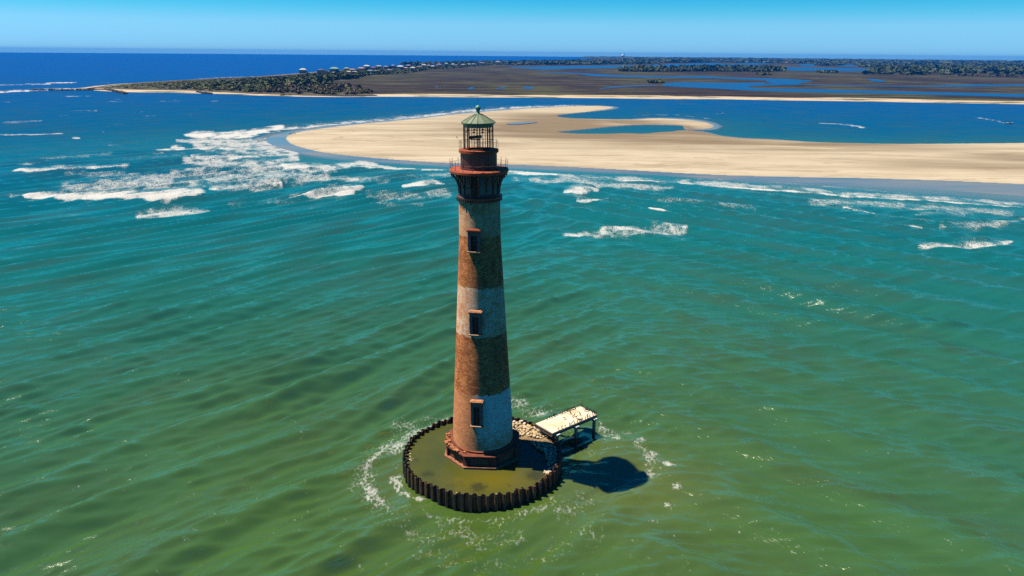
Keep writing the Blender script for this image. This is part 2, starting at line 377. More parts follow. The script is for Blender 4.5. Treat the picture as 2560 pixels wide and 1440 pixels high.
# ---- foam bands: (x, y_far, y_near) down the length, strength, kind
FO = [
 ([(0,486,492),(100,482,497),(200,478,503),(260,470,504),(330,467,504),(400,463,503),(460,459,501),(500,456,497),(522,461,488),(528,472,480)], 1.0, 'f'),
 ([(515,464,480),(560,460,479),(620,452,478),(665,444,476),(690,439,474),(708,446,472),(714,458,464)], .85, 'f'),
 ([(150,472,486),(230,460,476),(300,446,470),(420,430,462),(560,424,455),(690,428,452),(760,430,445)], .50, 'l'),
 ([(20,428,430),(50,420,430),(150,414,428),(250,413,423),(310,409,421),(328,407,418),(337,414,418)], .88, 'f'),
 ([(150,432,442),(260,428,443),(340,427,441),(450,430,436)], .45, 'l'),
 ([(-60,335,339),(60,334,338),(120,333,337),(160,328,335),(168,330,333)], .85, 'f'),
 ([(170,276.5,278.5),(210,275.5,278),(246,274,277.5)], .95, 'f'),
 ([(178,342,346),(190,340,347),(201,342,346)], .9, 'f'),
 ([(90,392,402),(180,386,396),(290,380,388)], .42, 'l'),
 ([(250,377,385),(285,374,380)], .5, 'f'),
 ([(40,409,412),(106,405,409)], .7, 'f'),
 ([(425,364,372),(440,358,371),(455,364,371),(462,368,371)], .85, 'f'),
 ([(380,372,376),(430,370,375),(500,366,373),(560,362,371),(580,365,371)], .92, 'f'),
 ([(450,335,339),(490,329,346),(530,326,350),(570,328,352),(620,324,345),(660,318,334),(720,309,323)], .82, 'l'),
 ([(430,347,356),(520,346,362),(600,342,360),(640,340,352)], .55, 'l'),
 ([(480,330,340),(520,327,335),(600,327,340),(650,322,335)], .9, 'f'),
 ([(590,328,346),(650,319,333),(700,312,326),(800,304,316),(850,300,311),(900,297,306),(1000,286,299),(1060,281,294),(1150,270,281),(1240,264.5,275),(1330,261.5,269),(1430,260,264.5),(1500,261.5,264)], .78, 'f'),
 ([(700,319,330),(820,309,319),(940,298,306),(1060,287,297),(1160,277,284),(1260,269,275)], .50, 'l'),
 ([(545,352,374),(600,346,374),(640,352,372),(668,366,376)], .60, 'l'),
 ([(470,382,388),(505,374,404),(540,376,406),(580,376,402),(605,378,395),(612,384,390)], .78, 'f'),
 ([(600,398,410),(640,394,412),(680,393,410),(700,398,408),(722,404,408)], .74, 'f'),
 ([(600,375,395),(680,383,395),(720,392,400)], .52, 'l'),
 ([(560,405,425),(650,408,422),(740,402,424),(800,412,427),(840,420,427)], .55, 'l'),
 ([(700,406,420),(740,404,424),(775,410,424),(802,418,424)], .9, 'f'),
 ([(780,412,428),(860,402,424),(900,400,418),(985,414,425),(1000,420,424)], .62, 'l'),
 ([(870,409,420),(900,412,421),(985,418,424),(1060,420,426),(1130,424,428)], .85, 'f'),
 ([(715,489,497),(760,482,497),(810,471,496),(850,463,493),(880,458,487),(900,458,478),(914,463,472),(918,467,470)], 1.0, 'f'),
 ([(1000,462,467),(1035,456,466),(1060,449,464),(1082,448,460),(1105,454,460),(1118,458,460)], 1.0, 'f'),
 ([(905,476,500),(1000,478,501),(1080,474,497),(1140,468,490)], .47, 'l'),
 ([(690,424,446),(800,430,455),(900,432,458),(990,440,458)], .46, 'l'),
 ([(840,440,450),(865,434,450),(900,440,450)], .75, 'f'),
 ([(920,500,511),(1010,506,516),(1065,508,517)], .42, 'l'),
 ([(330,532,549),(400,524,549),(450,516,544),(490,514,534),(520,520,530),(565,523,527)], .60, 'l'),
 ([(380,534,546),(440,520,540),(500,518,530)], .64, 'f'),
 ([(1258,424,440),(1300,426,437),(1340,430,437),(1400,434,440)], .72, 'l'),
 ([(1370,431,439),(1430,431,448),(1500,437,452),(1600,440,457),(1720,446,462),(1800,453,471),(1900,459,479)], .55, 'l'),
 ([(1480,446,451),(1500,445,450),(1600,450,454),(1720,457,461),(1800,464,469),(1900,470,476),(1960,474,480),(2050,478,486),(2100,484,492),(2200,492,498),(2300,497,502),(2400,504,509),(2500,512,516),(2600,519,523)], .95, 'f'),
 ([(1800,456,468),(1900,460,474),(2000,463,480),(2100,474,487),(2200,482,494),(2300,487,499),(2400,494,505),(2600,509,520)], .55, 'l'),
 ([(1700,443.5,446),(1860,449,451),(2000,458,460.5),(2160,472.5,475),(2300,485,487),(2440,497,499),(2600,512,514)], .62, 'f'),
 ([(1405,474,482),(1425,464,484),(1450,459,486),(1475,461,484),(1497,466,478),(1502,471,475)], .85, 'f'),
 ([(1438,496,503),(1450,497,507),(1480,499,506),(1510,494,503),(1526,492,498)], .88, 'f'),
 ([(1395,584,590),(1440,576,592),(1500,568,592),(1560,561,590),(1650,557,587),(1700,554,583),(1722,560,580),(1730,568,575)], .70, 'l'),
 ([(1480,575,590),(1560,563,580),(1650,558,574),(1715,556,572)], .70, 'f'),
 ([(1615,520,523),(1628,519,530),(1655,523,533),(1682,530,534)], 1.0, 'f'),
 ([(2105,513,516),(2125,514,520),(2150,519,527),(2175,526,534),(2192,532,536)], 1.0, 'f'),
 ([(2248,557,560),(2280,559,564),(2312,564,567)], .9, 'f'),
 ([(2285,610,614),(2330,604,620),(2380,599,623),(2430,595,621),(2480,592,617),(2520,594,610),(2543,600,604)], .80, 'f'),
 ([(2290,612,618),(2360,616,624),(2420,616,623)], .6, 'l'),
 ([(2340,552,572),(2400,545,578),(2460,548,577),(2540,545,560)], .47, 'l'),
 ([(2470,555,565),(2560,540,556),(2620,535,548)], .50, 'l'),
 ([(1850,520,534),(1920,526,543),(1970,535,549),(2000,545,552)], .50, 'f'),
 ([(1630,490,499),(1730,497,507),(1800,503,514),(1900,520,532)], .42, 'l'),
 ([(2280,530,540),(2360,525,535),(2420,532,540)], .42, 'l'),
 ([(2040,306.5,308.5),(2080,307.5,311),(2120,309,314),(2150,313,318.5),(2170,319,322)], .80, 'f'),
 ([(1575,288,291),(1640,285.5,288),(1700,286.5,289),(1790,297,301)], .45, 'l'),
 ([(2430,290.5,294),(2455,293,296.5),(2490,300,302.5),(2516,306,310)], .72, 'f'),
 ([(1775,281.5,283.5),(1800,283,286),(1806,284,286)], .6, 'f'),
 ([(-60,211,216),(20,210,214),(70,209,213)], .8, 'f'),
 ([(110,206.5,209),(150,204.5,207.5),(196,204.5,206.5)], 1.0, 'f'),
 ([(250,205.5,208),(276,205.5,207)], .95, 'f'),
 ([(-60,231,237),(0,226,232),(60,222,229),(120,219.5,226),(200,217.5,224),(260,212,220),(330,208,214)], .92, 'f'),
 ([(60,208,213),(130,208,212)], .6, 'l'),
 ([(330,206,210),(420,202.5,206.5),(480,198,203),(500,195.5,202),(560,192,198.5),(640,190.5,196),(720,187.5,191.5)], .95, 'f'),
 ([(160,238.5,242),(200,237,241),(232,239,241)], .7, 'f'),
 ([(-60,253,256),(30,253,255.5)], .6, 'f'),
 ([(230,252.3,254),(340,252,253.6),(420,251.6,253),(560,251.5,252.8)], .66, 'f'),
 ([(0,302,309),(60,300,308),(110,298,304)], .45, 'l'),
]
FO += [
 ([(470,345,372),(540,336,380),(620,334,392),(690,345,405),(760,385,412)], .60, 'l'),
 ([(440,388,420),(540,380,425),(640,396,432),(760,402,434),(860,410,432)], .58, 'l'),
 ([(120,462,492),(260,440,488),(420,425,476),(580,418,466),(740,420,462),(860,424,462)], .54, 'l'),
 ([(560,395,399),(620,388,394),(690,386,391)], .85, 'f'), ([(470,352,356),(540,345,351),(600,340,346)], .85, 'f'),
 ([(300,396,402),(400,384,392),(470,378,385)], .5, 'f'), ([(420,424,432),(480,417,427),(520,413,422)], .7, 'f'),
 ([(880,440,452),(980,436,450),(1060,430,444),(1140,428,440)], .46, 'l'), ([(560,500,520),(680,492,515),(760,498,514)], .36, 'l'),
 ([(1260,440,456),(1400,438,460),(1560,456,474),(1700,462,480)], .52, 'l'), ([(2000,490,510),(2200,500,520),(2400,512,534),(2560,524,545)], .48, 'l'),
 ([(2100,516,530),(2240,530,548),(2350,548,560)], .36, 'l'),
]
for _ in range(70):     # small whitecaps on the open water to the left and in the channel
    x0 = rng.uniform(-40, 900); y0 = rng.uniform(246, 395)
    if y0 > 290 and x0 > 480: continue
    w = rng.uniform(10, 45)*(.5+(y0-230)/160); h = rng.uniform(.7, 1.5)*(.6+(y0-230)/90)
    FO.append(([(x0, y0, y0+h*.6), (x0+w*.5, y0-h*.3, y0+h), (x0+w, y0-h*.6, y0)], rng.uniform(.35, .7), 'f'))
for _ in range(34):
    x0 = rng.uniform(900, 2500); y0 = rng.uniform(248, 262)
    w = rng.uniform(12, 60); h = rng.uniform(.6, 1.1)
    FO.append(([(x0, y0, y0+h*.6), (x0+w*.5, y0-.1, y0+h), (x0+w, y0+.3, y0+h*.6)], rng.uniform(.3, .5), 'f'))
foam = np.zeros_like(X); lift = np.zeros_like(X)
wob = (fbm(X/6+2, Y/9+4, 3)-.5)
for pts, s, kd in FO:
    far = np.array([gz(x, a) for x, a, b_ in pts]); near = np.array([gz(x, b_) for x, a, b_ in pts])
    ctr = (far+near)/2
    x0, x1 = min(far[:, 0].min(), near[:, 0].min())-2, max(far[:, 0].max(), near[:, 0].max())+2
    y0, y1 = near[:, 1].min()-15, far[:, 1].max()+15
    idx = np.nonzero((X > x0) & (X < x1) & (Y > y0) & (Y < y1))
    if not len(idx[0]): continue
    xs, ys = X[idx], Y[idx]
    # station along the crest: bearing interpolation keeps slanted crests monotone
    q = xs/ys; qc = ctr[:, 0]/ctr[:, 1]
    o_ = np.argsort(qc)
    yf = np.interp(q, qc[o_], far[o_, 1]); yn = np.interp(q, qc[o_], near[o_, 1])
    u = (q-qc.min())/(qc.max()-qc.min())
    endf = sstep(0, .06, u)*sstep(0, .06, 1-u)
    th = np.maximum(yf-yn, .3)
    v = (ys-yn)/th + wob[idx]*(.55 if kd == 'f' else .6)
    if kd == 'f': prof = sstep(-.16, .10, v)*(1-.50*sstep(.10, .75, v))*(1-sstep(.95, 1.25, v))
    else: prof = sstep(-.25, .3, v)*(1-sstep(.6, 1.3, v))
    val = s*prof*endf*(1.0 if kd == 'f' else 1.18)*(1-.35*sstep(.45, .75, fbm(xs/5, ys/8, 3)))
    foam[idx] = np.maximum(foam[idx], val)
    if kd == 'f' and s > .8 and ctr[:, 1].mean() < 420 and ctr[:, 1].mean() > 180:
        lift[idx] = np.maximum(lift[idx], endf*np.exp(-((v-.35)/.45)**2)*np.minimum(1.1, th*.055))
Z += lift*np.where(in_wet, 0, 1)
# foam round the ring wall: lace in rings and patches (bearing from the ring centre)
th_r = np.arctan2(Y-RING_C[1], X-RING_C[0]); rr = d_ring + (fbm(X/3.1, Y/3.1, 3)-.5)*3.0
nearring = d_ring < 40
ang = np.degrees(th_r)
def arc(a0, a1, r0, r1, s, soft=12):
    da = (ang-a0) % 360; span = (a1-a0) % 360
    fa = sstep(0, soft, da)*sstep(0, soft, span-da)*(da <= span)
    fr = np.exp(-((rr-(r0+r1)/2)/((r1-r0)/2))**2)
    return s*fa*fr*nearring
ring_f = [1.12*q_ for q_ in [arc(-180, 180, 10.6, 11.6, .42, .01), arc(95, 178, 11.0, 15.5, .50), arc(150, 225, 14.0, 16.4, .54), arc(185, 240, 10.6, 12.4, .55),
          arc(225, 330, 10.8, 13.5, .40), arc(240, 300, 13.5, 18.5, .38), arc(300, 345, 12.0, 17.5, .38), arc(10, 45, 19.5, 22.5, .50), arc(-16, 26, 21.5, 25.0, .48), arc(-30, 5, 11, 20, .25), arc(100, 300, 12, 19, .36), arc(0, 80, 13, 22, .34), arc(240, 330, 16, 24, .32)]]
for f_ in ring_f: foam = np.maximum(foam, f_)
def blob(px, py, rx, ry, s):
    c = gz(px, py); k = ((X-c[0])/rx)**2+((Y-c[1])/ry)**2
    np.maximum(foam, s*np.exp(-k)*1.0, out=foam)
for bl in [(1300,1005,3.2,3.6,.62),(1345,1030,3.5,3.0,.56),(1390,1010,2.5,2.5,.42),(1628,1128,1.7,1.0,.66),(1608,1132,1.6,.6,.5),(1672,1162,1.5,1.0,.64),(1645,1172,1.6,.7,.5),(1690,1216,1.0,1.4,.64),(1674,1255,1.5,1.2,.60),(1640,1300,1.6,.9,.48),(1560,1075,2.2,.8,.5),(1600,1095,2.0,1.0,.5),
           (1010,1065,3.4,2.6,.5),(950,1115,1.6,2.6,.55),(930,1190,1.2,2.4,.50),(985,1205,3.0,1.0,.45),(1430,1250,3.0,1.6,.42),(1120,1300,4.0,2.5,.42),(900,1400,1.5,.8,.45),(1130,1420,2.0,.8,.36),(1940,895,1.5,.8,.4),(1930,985,2.2,.9,.4)]:
    blob(*bl)
spark = fbm(X/.8+9, Y/.8+3, 3)
foam = np.maximum(foam, .36*sstep(.64, .80, spark)*(1-sstep(100, 150, R2)))
# soft churned patch in the lee of the pier
churn = np.exp(-(((X-14)/13)**2+((Y-86)/11)**2)) + np.exp(-(((X+14)/6)**2+((Y-86)/9)**2))*.6
foam *= (1-in_wet*0.0)
# water colour: silty olive over the shoal round the tower, then teal and blue with reflected sky in the colour
Dsh = np.hypot((X-2)/1.25, (Y-62)/1.0) + (fbm(X/45, Y/45, 3)-.5)*26 + np.abs(X)*.05
stops = np.array([0, 22, 45, 75, 110, 160, 230, 330, 520, 900, 2000, 20000.])
cols = np.array([[.041,.088,.011],[.039,.088,.013],[.032,.090,.024],[.022,.092,.041],[.013,.096,.064],[.005,.100,.093],[.0014,.096,.120],[.0004,.076,.134],[.0002,.058,.150],[.0002,.052,.185],[.0002,.050,.230],[.0002,.050,.240]])
WC = np.stack([np.interp(Dsh, stops, cols[:, i]) for i in range(3)], -1)
silt = np.clip(churn, 0, 1)[..., None]*.8
WC = WC*(1-silt) + np.array([.078, .104, .018])*silt
# stirred-up sand along the breakers
surf = np.exp(-d_wet/55.)*(1-in_wet)*sstep(900, 400, Y)*.55
WC = WC*(1-surf[..., None]) + np.array([.014, .090, .090])*surf[..., None]
# under the sand and inside the ring wall the sheet drops away
sw = (sstep(.02, .40, swash_q)*.9)[..., None]
WC = WC*(1-sw) + np.array([.085, .110, .135])*sw  # thin swash takes the wet-sand tone, reflected sky in its colour
Z = np.where(swash_q > .62, -.9, Z)
Z = np.where(d_ring < RING_R-.9, -.8, Z)
V = np.stack([X.ravel(), Y.ravel(), Z.ravel()], 1)
V = np.vstack([V, [[0, 0, 0]]])
i0 = np.arange(NR*NA).reshape(NR, NA)
a = i0[:-1, :]; b_ = i0[1:, :]; a1 = np.roll(a, -1, 1); b1_ = np.roll(b_, -1, 1)
Q = np.stack([a.ravel(), b_.ravel(), b1_.ravel(), a1.ravel()], 1)
# keep the innermost fan as thin quads to the foot point
last = i0[-1]; nxt = np.roll(last, -1)
def sea_mat():
    mt, t, b = new_mat('sea_water')
    geo = N(t, 'ShaderNodeNewGeometry').outputs['Position']
    ca = N(t, 'ShaderNodeAttribute', attribute_name='water_tint').outputs['Color']
    fo = N(t, 'ShaderNodeAttribute', attribute_name='foam').outputs['Fac']
    sx = N(t, 'ShaderNodeSeparateXYZ'); L(t, geo, sx.inputs[0])
    wr = mrange(t, sx.outputs[0], -25, 45, 0, 1, True)
    # wind ripples
    mL = rotmap(t, geo, R_(-47), (.22, 1, 1)); mR = rotmap(t, geo, R_(38), (.28, 1, 1))
    def rip(sc, det):
        nl = noise(t, sc, det, .6, mL).outputs[0]; nr = noise(t, sc, det, .6, mR).outputs[0]
        n = N(t, 'ShaderNodeMix', data_type='FLOAT'); L(t, wr, n.inputs[0]); L(t, nl, n.inputs[2]); L(t, nr, n.inputs[3]); return n.outputs[0]
    r1 = rip(3.0, 3); r2 = rip(1.2, 3)
    h = math_(t, 'ADD', math_(t, 'MULTIPLY', r1, .32), math_(t, 'MULTIPLY', r2, .68))
    bn = N(t, 'ShaderNodeBump'); bn.inputs['Strength'].default_value = .9; bn.inputs['Distance'].default_value = .27
    L(t, h, bn.inputs['Height'])
    # light welling up out of silty water follows the ripples only in part
    ng = N(t, 'ShaderNodeNewGeometry').outputs['Normal']
    av = N(t, 'ShaderNodeVectorMath', operation='MULTIPLY_ADD'); L(t, ng, av.inputs[0]); av.inputs[1].default_value = (.8, .8, .8); av.inputs[2].default_value = (0, 0, .2)
    nv = N(t, 'ShaderNodeVectorMath', operation='NORMALIZE'); L(t, av.outputs[0], nv.inputs[0]); L(t, nv.outputs[0], b.inputs['Normal'])
    # silt streaks, with lighter ones that put sky-reflection contrast into the colour
    st = rip(.10, 4); st2 = rip(.22, 3)
    wc = mixc(t, mrange(t, st, .46, .60, 0, .34), ca, mixc(t, .72, ca, (.044, .050, .014)))
    clear = N(t, 'ShaderNodeVectorMath', operation='SCALE'); L(t, ca, clear.inputs[0]); clear.inputs[3].default_value = 1.2
    wc = mixc(t, mrange(t, st2, .40, .60, .5, 0), wc, clear.outputs[0])
    L(t, wc, b.inputs['Base Color'])
    b.inputs['Roughness'].default_value = 1.0; b.inputs['Specular IOR Level'].default_value = 0.0
    gl = N(t, 'ShaderNodeBsdfGlossy'); L(t, N(t, 'ShaderNodeAttribute', attribute_name='roughness').outputs['Fac'], gl.inputs['Roughness']); gl.inputs['Color'].default_value = (.9, 1, .86, 1); L(t, bn.outputs[0], gl.inputs['Normal'])
    fr = N(t, 'ShaderNodeFresnel'); fr.inputs[0].default_value = 2.1; L(t, bn.outputs[0], fr.inputs['Normal'])
    # a wind-roughened sea never reaches mirror reflectance at grazing angles
    fw = math_(t, 'MINIMUM', fr.outputs[0], N(t, 'ShaderNodeAttribute', attribute_name='reflect_cap').outputs['Fac'])
    wm = N(t, 'ShaderNodeMixShader'); L(t, fw, wm.inputs[0]); L(t, b.outputs[0], wm.inputs[1]); L(t, gl.outputs[0], wm.inputs[2])
    # foam lace
    mf = mapping(t, geo, (1, .62, 1), (0, 0, R_(15)))
    dw = noise(t, .45, 4, .6, mf); 
    wv = N(t, 'ShaderNodeVectorMath', operation='MULTIPLY_ADD'); L(t, dw.outputs[1], wv.inputs[0]); wv.inputs[1].default_value = (2.2, 2.2, 0); L(t, mf, wv.inputs[2])
    vo = N(t, 'ShaderNodeTexVoronoi', feature='DISTANCE_TO_EDGE'); vo.inputs['Scale'].default_value = 1.5; L(t, wv.outputs[0], vo.inputs['Vector'])
    n1 = noise(t, .55, 7, .66, mf).outputs[0]
    lace = mrange(t, vo.outputs['Distance'], 0, .35, 0, 1)
    n1b = noise(t, 3.0, 5, .7, mf).outputs[0]
    nn = math_(t, 'ADD', math_(t, 'ADD', math_(t, 'MULTIPLY', lace, .22), math_(t, 'MULTIPLY', mrange(t, n1, .25, .75), .34)), math_(t, 'MULTIPLY', mrange(t, n1b, .3, .7), .44))
    k = math_(t, 'SUBTRACT', math_(t, 'MULTIPLY', fo, .98), nn)
    fm = mrange(t, k, -.06, .36, 0, .94, True)
    fm = math_(t, 'MULTIPLY', fm, mrange(t, fo, .05, .2))
    df = N(t, 'ShaderNodeBsdfDiffuse'); L(t, mixc(t, mrange(t, n1b, .35, .65), (.30, .33, .34), (.55, .56, .56)), df.inputs[0])
    bf = N(t, 'ShaderNodeBump'); bf.inputs['Strength'].default_value = .6; bf.inputs['Distance'].default_value = .4; L(t, n1, bf.inputs['Height']); L(t, bf.outputs[0], df.inputs['Normal'])
    ms = N(t, 'ShaderNodeMixShader'); L(t, fm, ms.inputs[0]); L(t, wm.outputs[0], ms.inputs[1]); L(t, df.outputs[0], ms.inputs[2])
    L(t, ms.outputs[0], t.nodes['Material Output'].inputs[0])
    return mt
M['sea'] = sea_mat()
me = npmesh('sea', V, Q, M['sea'], True)
at = me.attributes.new('foam', 'FLOAT', 'POINT'); at.data.foreach_set('value', np.append(foam.ravel(), 0).astype(np.float32))
at = me.attributes.new('reflect_cap', 'FLOAT', 'POINT'); at.data.foreach_set('value', np.append(  .055+.70*(1-sstep(130, 620, R2.ravel())), .5).astype(np.float32))
at = me.attributes.new('roughness', 'FLOAT', 'POINT'); at.data.foreach_set('value', np.append(.10+.06*sstep(150, 1100, R2.ravel()), .1).astype(np.float32))
at = me.attributes.new('water_tint', 'FLOAT_COLOR', 'POINT')
cc = np.ones((len(V), 4), np.float32); cc[:-1, :3] = WC.reshape(-1, 3); cc[-1, :3] = (.09, .15, .03); at.data.foreach_set('color', cc.ravel())
sea = link('sea', me); sea['kind'] = 'structure'
print('sea', NR, NA)

# ---- sandbar (a terrain sheet that dips under the sea at its edges)
xmin, xmax, ymin, ymax = -190, 640, 205, 850
gx = np.arange(xmin, xmax, 1.7); gy = np.arange(ymin, ymax, 1.7)
GX, GY = np.meshgrid(gx, gy); fx, fy = GX.ravel(), GY.ravel()
dB = dist_poly(BAR, fx, fy); iB = in_poly(BAR, fx, fy); dW = dist_poly(WET, fx, fy); iW = in_poly(WET, fx, fy) | iB
h = np.where(iB, .32+1.0*(1-np.exp(-dB/45.)), np.where(iW, -.26+.56*dW/(dW+dB+1e-6), -.28-.10*dW))
h = h + np.where(iB, (fbm(fx/60, fy/25, 4)-.5)*.35*sstep(0, 20, dB), 0)
h = np.maximum(h, -2.5)
keep = (dW < 14) | iW
wet = np.where(iB, np.exp(-dB/3.0)*.55, 1.0)
# damp hollows round the lagoon and along the crest of the bar
def damp(px, py, rx, ry, s):
    c = gz(px, py); k = ((fx-c[0])/rx)**2+((fy-c[1])/ry)**2
    return s*np.exp(-k)
dm = np.zeros_like(fx)
for d_ in [(1400,310,60,110,1.0),(1360,326,60,70,.85),(1560,306,45,40,.8),(1620,334,75,34,1.0),(1695,322,16,40,1.0),(1480,342,85,45,.9),(1720,356,95,38,.85),(1310,316,30,60,.65),(1250,345,40,50,.5),(2050,364,60,26,.7),(2270,374,70,22,.6),(1180,330,40,90,.45),(2480,420,70,22,.55),(1080,335,70,70,.38),(1900,372,60,18,.5),(2560,400,40,30,.6),(1000,390,60,16,.3)]:
    dm = np.maximum(dm, damp(*d_))
streak = fbm(fx/90+1, fy/16+5, 5)
dm = np.clip(dm*1.15 + (streak-.5)*.9, 0, 1)
edge_tan = np.where(iB, np.exp(-dB/7.0)*.5, 0)
SD = {'wet': wet, 'damp': np.clip(dm+edge_tan*.5, 0, 1)}
ids = -np.ones(fx.shape, int); ids[keep] = np.arange(keep.sum())
G = np.arange(fx.size).reshape(GX.shape)
q = np.stack([G[:-1, :-1].ravel(), G[:-1, 1:].ravel(), G[1:, 1:].ravel(), G[1:, :-1].ravel()], 1)
q = ids[q]; q = q[(q >= 0).all(1)]
def sand_mat():
    mt, t, b = new_mat('sand')
    geo = N(t, 'ShaderNodeNewGeometry').outputs['Position']
    we = N(t, 'ShaderNodeAttribute', attribute_name='wet').outputs['Fac']; da = N(t, 'ShaderNodeAttribute', attribute_name='damp').outputs['Fac']
    n1 = noise(t, .05, 7, .62, mapping(t, geo, (.25, 1, 1))).outputs[0]; n2 = noise(t, 1.2, 5, .7, geo).outputs[0]
    dry = mixc(t, mrange(t, n1, .35, .68), (.43, .385, .290), (.32, .28, .205))
    dry = mixc(t, mrange(t, n2, .3, .7, 0, .18), dry, (.22, .18, .12))
    rid = noise(t, .035, 5, .6, mapping(t, geo, (.22, 1.6, 1)), .8).outputs[0]
    ridge = math_(t, 'ABSOLUTE', math_(t, 'SUBTRACT', rid, .5))
    dry = mixc(t, mrange(t, ridge, .0, .030, .55, 0), dry, (.20, .155, .10))
    c = mixc(t, mrange(t, da, .12, .9, 0, .85), dry, (.125, .092, .055))
    f = mrange(t, math_(t, 'ADD', we, mrange(t, n1, .3, .7, -.06, .06)), .50, .66, 0, 1, True)
    c = mixc(t, f, c, mixc(t, mrange(t, n1, .38, .62), (.085, .105, .140), (.165, .155, .145)))  # wet sand; its blue is reflected sky put into the colour
    L(t, c, b.inputs['Base Color'])
    L(t, math_(t, 'ADD', mrange(t, f, 0, 1, .92, .22), mrange(t, n1, .3, .7, -.06, .10)), b.inputs['Roughness']); L(t, mrange(t, f, 0, 1, .15, .6), b.inputs['Specular IOR Level'])
    bump(t, n2, b, .18, .1)
    return mt
M['sand'] = sand_mat()
me = npmesh('sandbar', np.stack([fx[keep], fy[keep], h[keep]], 1), q, M['sand'], True)
for k_, v_ in SD.items():
    at = me.attributes.new(k_, 'FLOAT', 'POINT'); at.data.foreach_set('value', v_[keep].astype(np.float32))
o = link('sandbar', me); o['kind'] = 'structure'

TIDAL = [(1258,309.5),(1290,306.2),(1335,304.3),(1347,305.6),(1318,309),(1285,311.8)]
# ---- marsh land, beach, creeks
shore_px = [(215,224.5),(280,228.5),(330,230.5),(420,231),(520,234),(600,236.5),(680,240),(760,241.5),(850,242.3),(940,241.5),(1000,241.5),(1100,242.3),(1240,243.3),(1500,245.2),(1700,248.3),(1790,247.2),(1900,250),(2000,251.2),(2150,253.3),(2300,256.2),(2450,258.5),(2560,260.3),(2900,268),(3300,277)]
back_px = [(215,222.5),(300,211),(400,205),(480,200),(560,196),(640,193),(720,187),(780,182),(850,176),(950,170),(1050,164.5),(1150,160.5),(1240,157),(1300,154),(1400,151.5),(1500,150.5)]
shore = smooth_poly(gpoly(shore_px), 2, False); back = smooth_poly(gpoly(back_px), 2, False)
far_pts = np.array([[800, 9000], [1500, 12400], [4000, 12300], [7500, 10400], [9300, 8500], [9500, 5000]])
inner = []; wid = []
for i, p in enumerate(shore):
    d = shore[min(i+1, len(shore)-1)]-shore[max(i-1, 0)]; n = np.array([-d[1], d[0]])/np.hypot(*d)
    w_ = 16+34*vnoise(np.array([p[0]/60.]), np.array([3.1]))[0] + (14 if p[0] > 0 else 0)
    inner.append(p+n*w_)
inner = np.array(inner)
def land_mat():
    mt, t, b = new_mat('marsh_grass')
    geo = N(t, 'ShaderNodeNewGeometry').outputs['Position']
    n1 = noise(t, .004, 7, .62, mapping(t, geo, (1, .35, 1))).outputs[0]; n2 = noise(t, .02, 7, .7, mapping(t, geo, (.35, 1.3, 1))).outputs[0]
    c = mixc(t, mrange(t, n1, .42, .58), (.036, .026, .020), (.060, .062, .024))
    c = mixc(t, mrange(t, n2, .44, .56, 0, .85), c, (.011, .009, .012))
    n3 = noise(t, .011, 4, .6, mapping(t, geo, (.35, 1.4, 1))).outputs[0]
    c = mixc(t, mrange(t, n3, .60, .70, 0, .6), c, (.075, .060, .040))
    L(t, c, b.inputs['Base Color']); b.inputs['Roughness'].default_value = .95; b.inputs['Specular IOR Level'].default_value = .1
    bump(t, n2, b, .6, 1.5)
    return mt
M['marsh'] = land_mat()
land_poly = np.vstack([inner, far_pts[::-1], back[::-1]])
ngon_sheet('marsh', land_poly, 1.0, M['marsh'])
# beach strip: waterline to the grass, with an uneven inner edge
bm = bmesh.new(); prev = None
for i, p in enumerate(shore):
    d = shore[min(i+1, len(shore)-1)]-shore[max(i-1, 0)]; n = np.array([-d[1], d[0]])/np.hypot(*d)
    vs_ = [bm.verts.new((*(p-n*7), -.5)), bm.verts.new((*p, .15)), bm.verts.new((*(p*.3+inner[i]*.7), 1.05)), bm.verts.new((*(inner[i]+n*4), 1.1))]
    if prev:
        for k_ in range(3): bm.faces.new((prev[k_], vs_[k_], vs_[k_+1], prev[k_+1]))
    prev = vs_
bme = bm_mesh('beach', bm, simple('beach_sand', (.40, .33, .225), (.085, .085, .04), .03, .95, bmp=0, lo=.50, hi=.60, stretch=(.5, 1.6, 1))); o = link('beach', bme); o['kind'] = 'structure'
# ocean-side beach of the spit
bm = bmesh.new(); prev = None
for i, p in enumerate(back):
    d = back[min(i+1, len(back)-1)]-back[max(i-1, 0)]; n = np.array([-d[1], d[0]])/np.hypot(*d)
    vs_ = [bm.verts.new((*(p+n*22), -.3)), bm.verts.new((*(p+n*6), .5)), bm.verts.new((*(p-n*14), 1.1))]
    if prev:
        for k_ in range(2): bm.faces.new((prev[k_], vs_[k_], vs_[k_+1], prev[k_+1]))
    prev = vs_
o = link('ocean_beach', bm_mesh('ocean_beach', bm, bme.materials[0])); o['kind'] = 'structure'

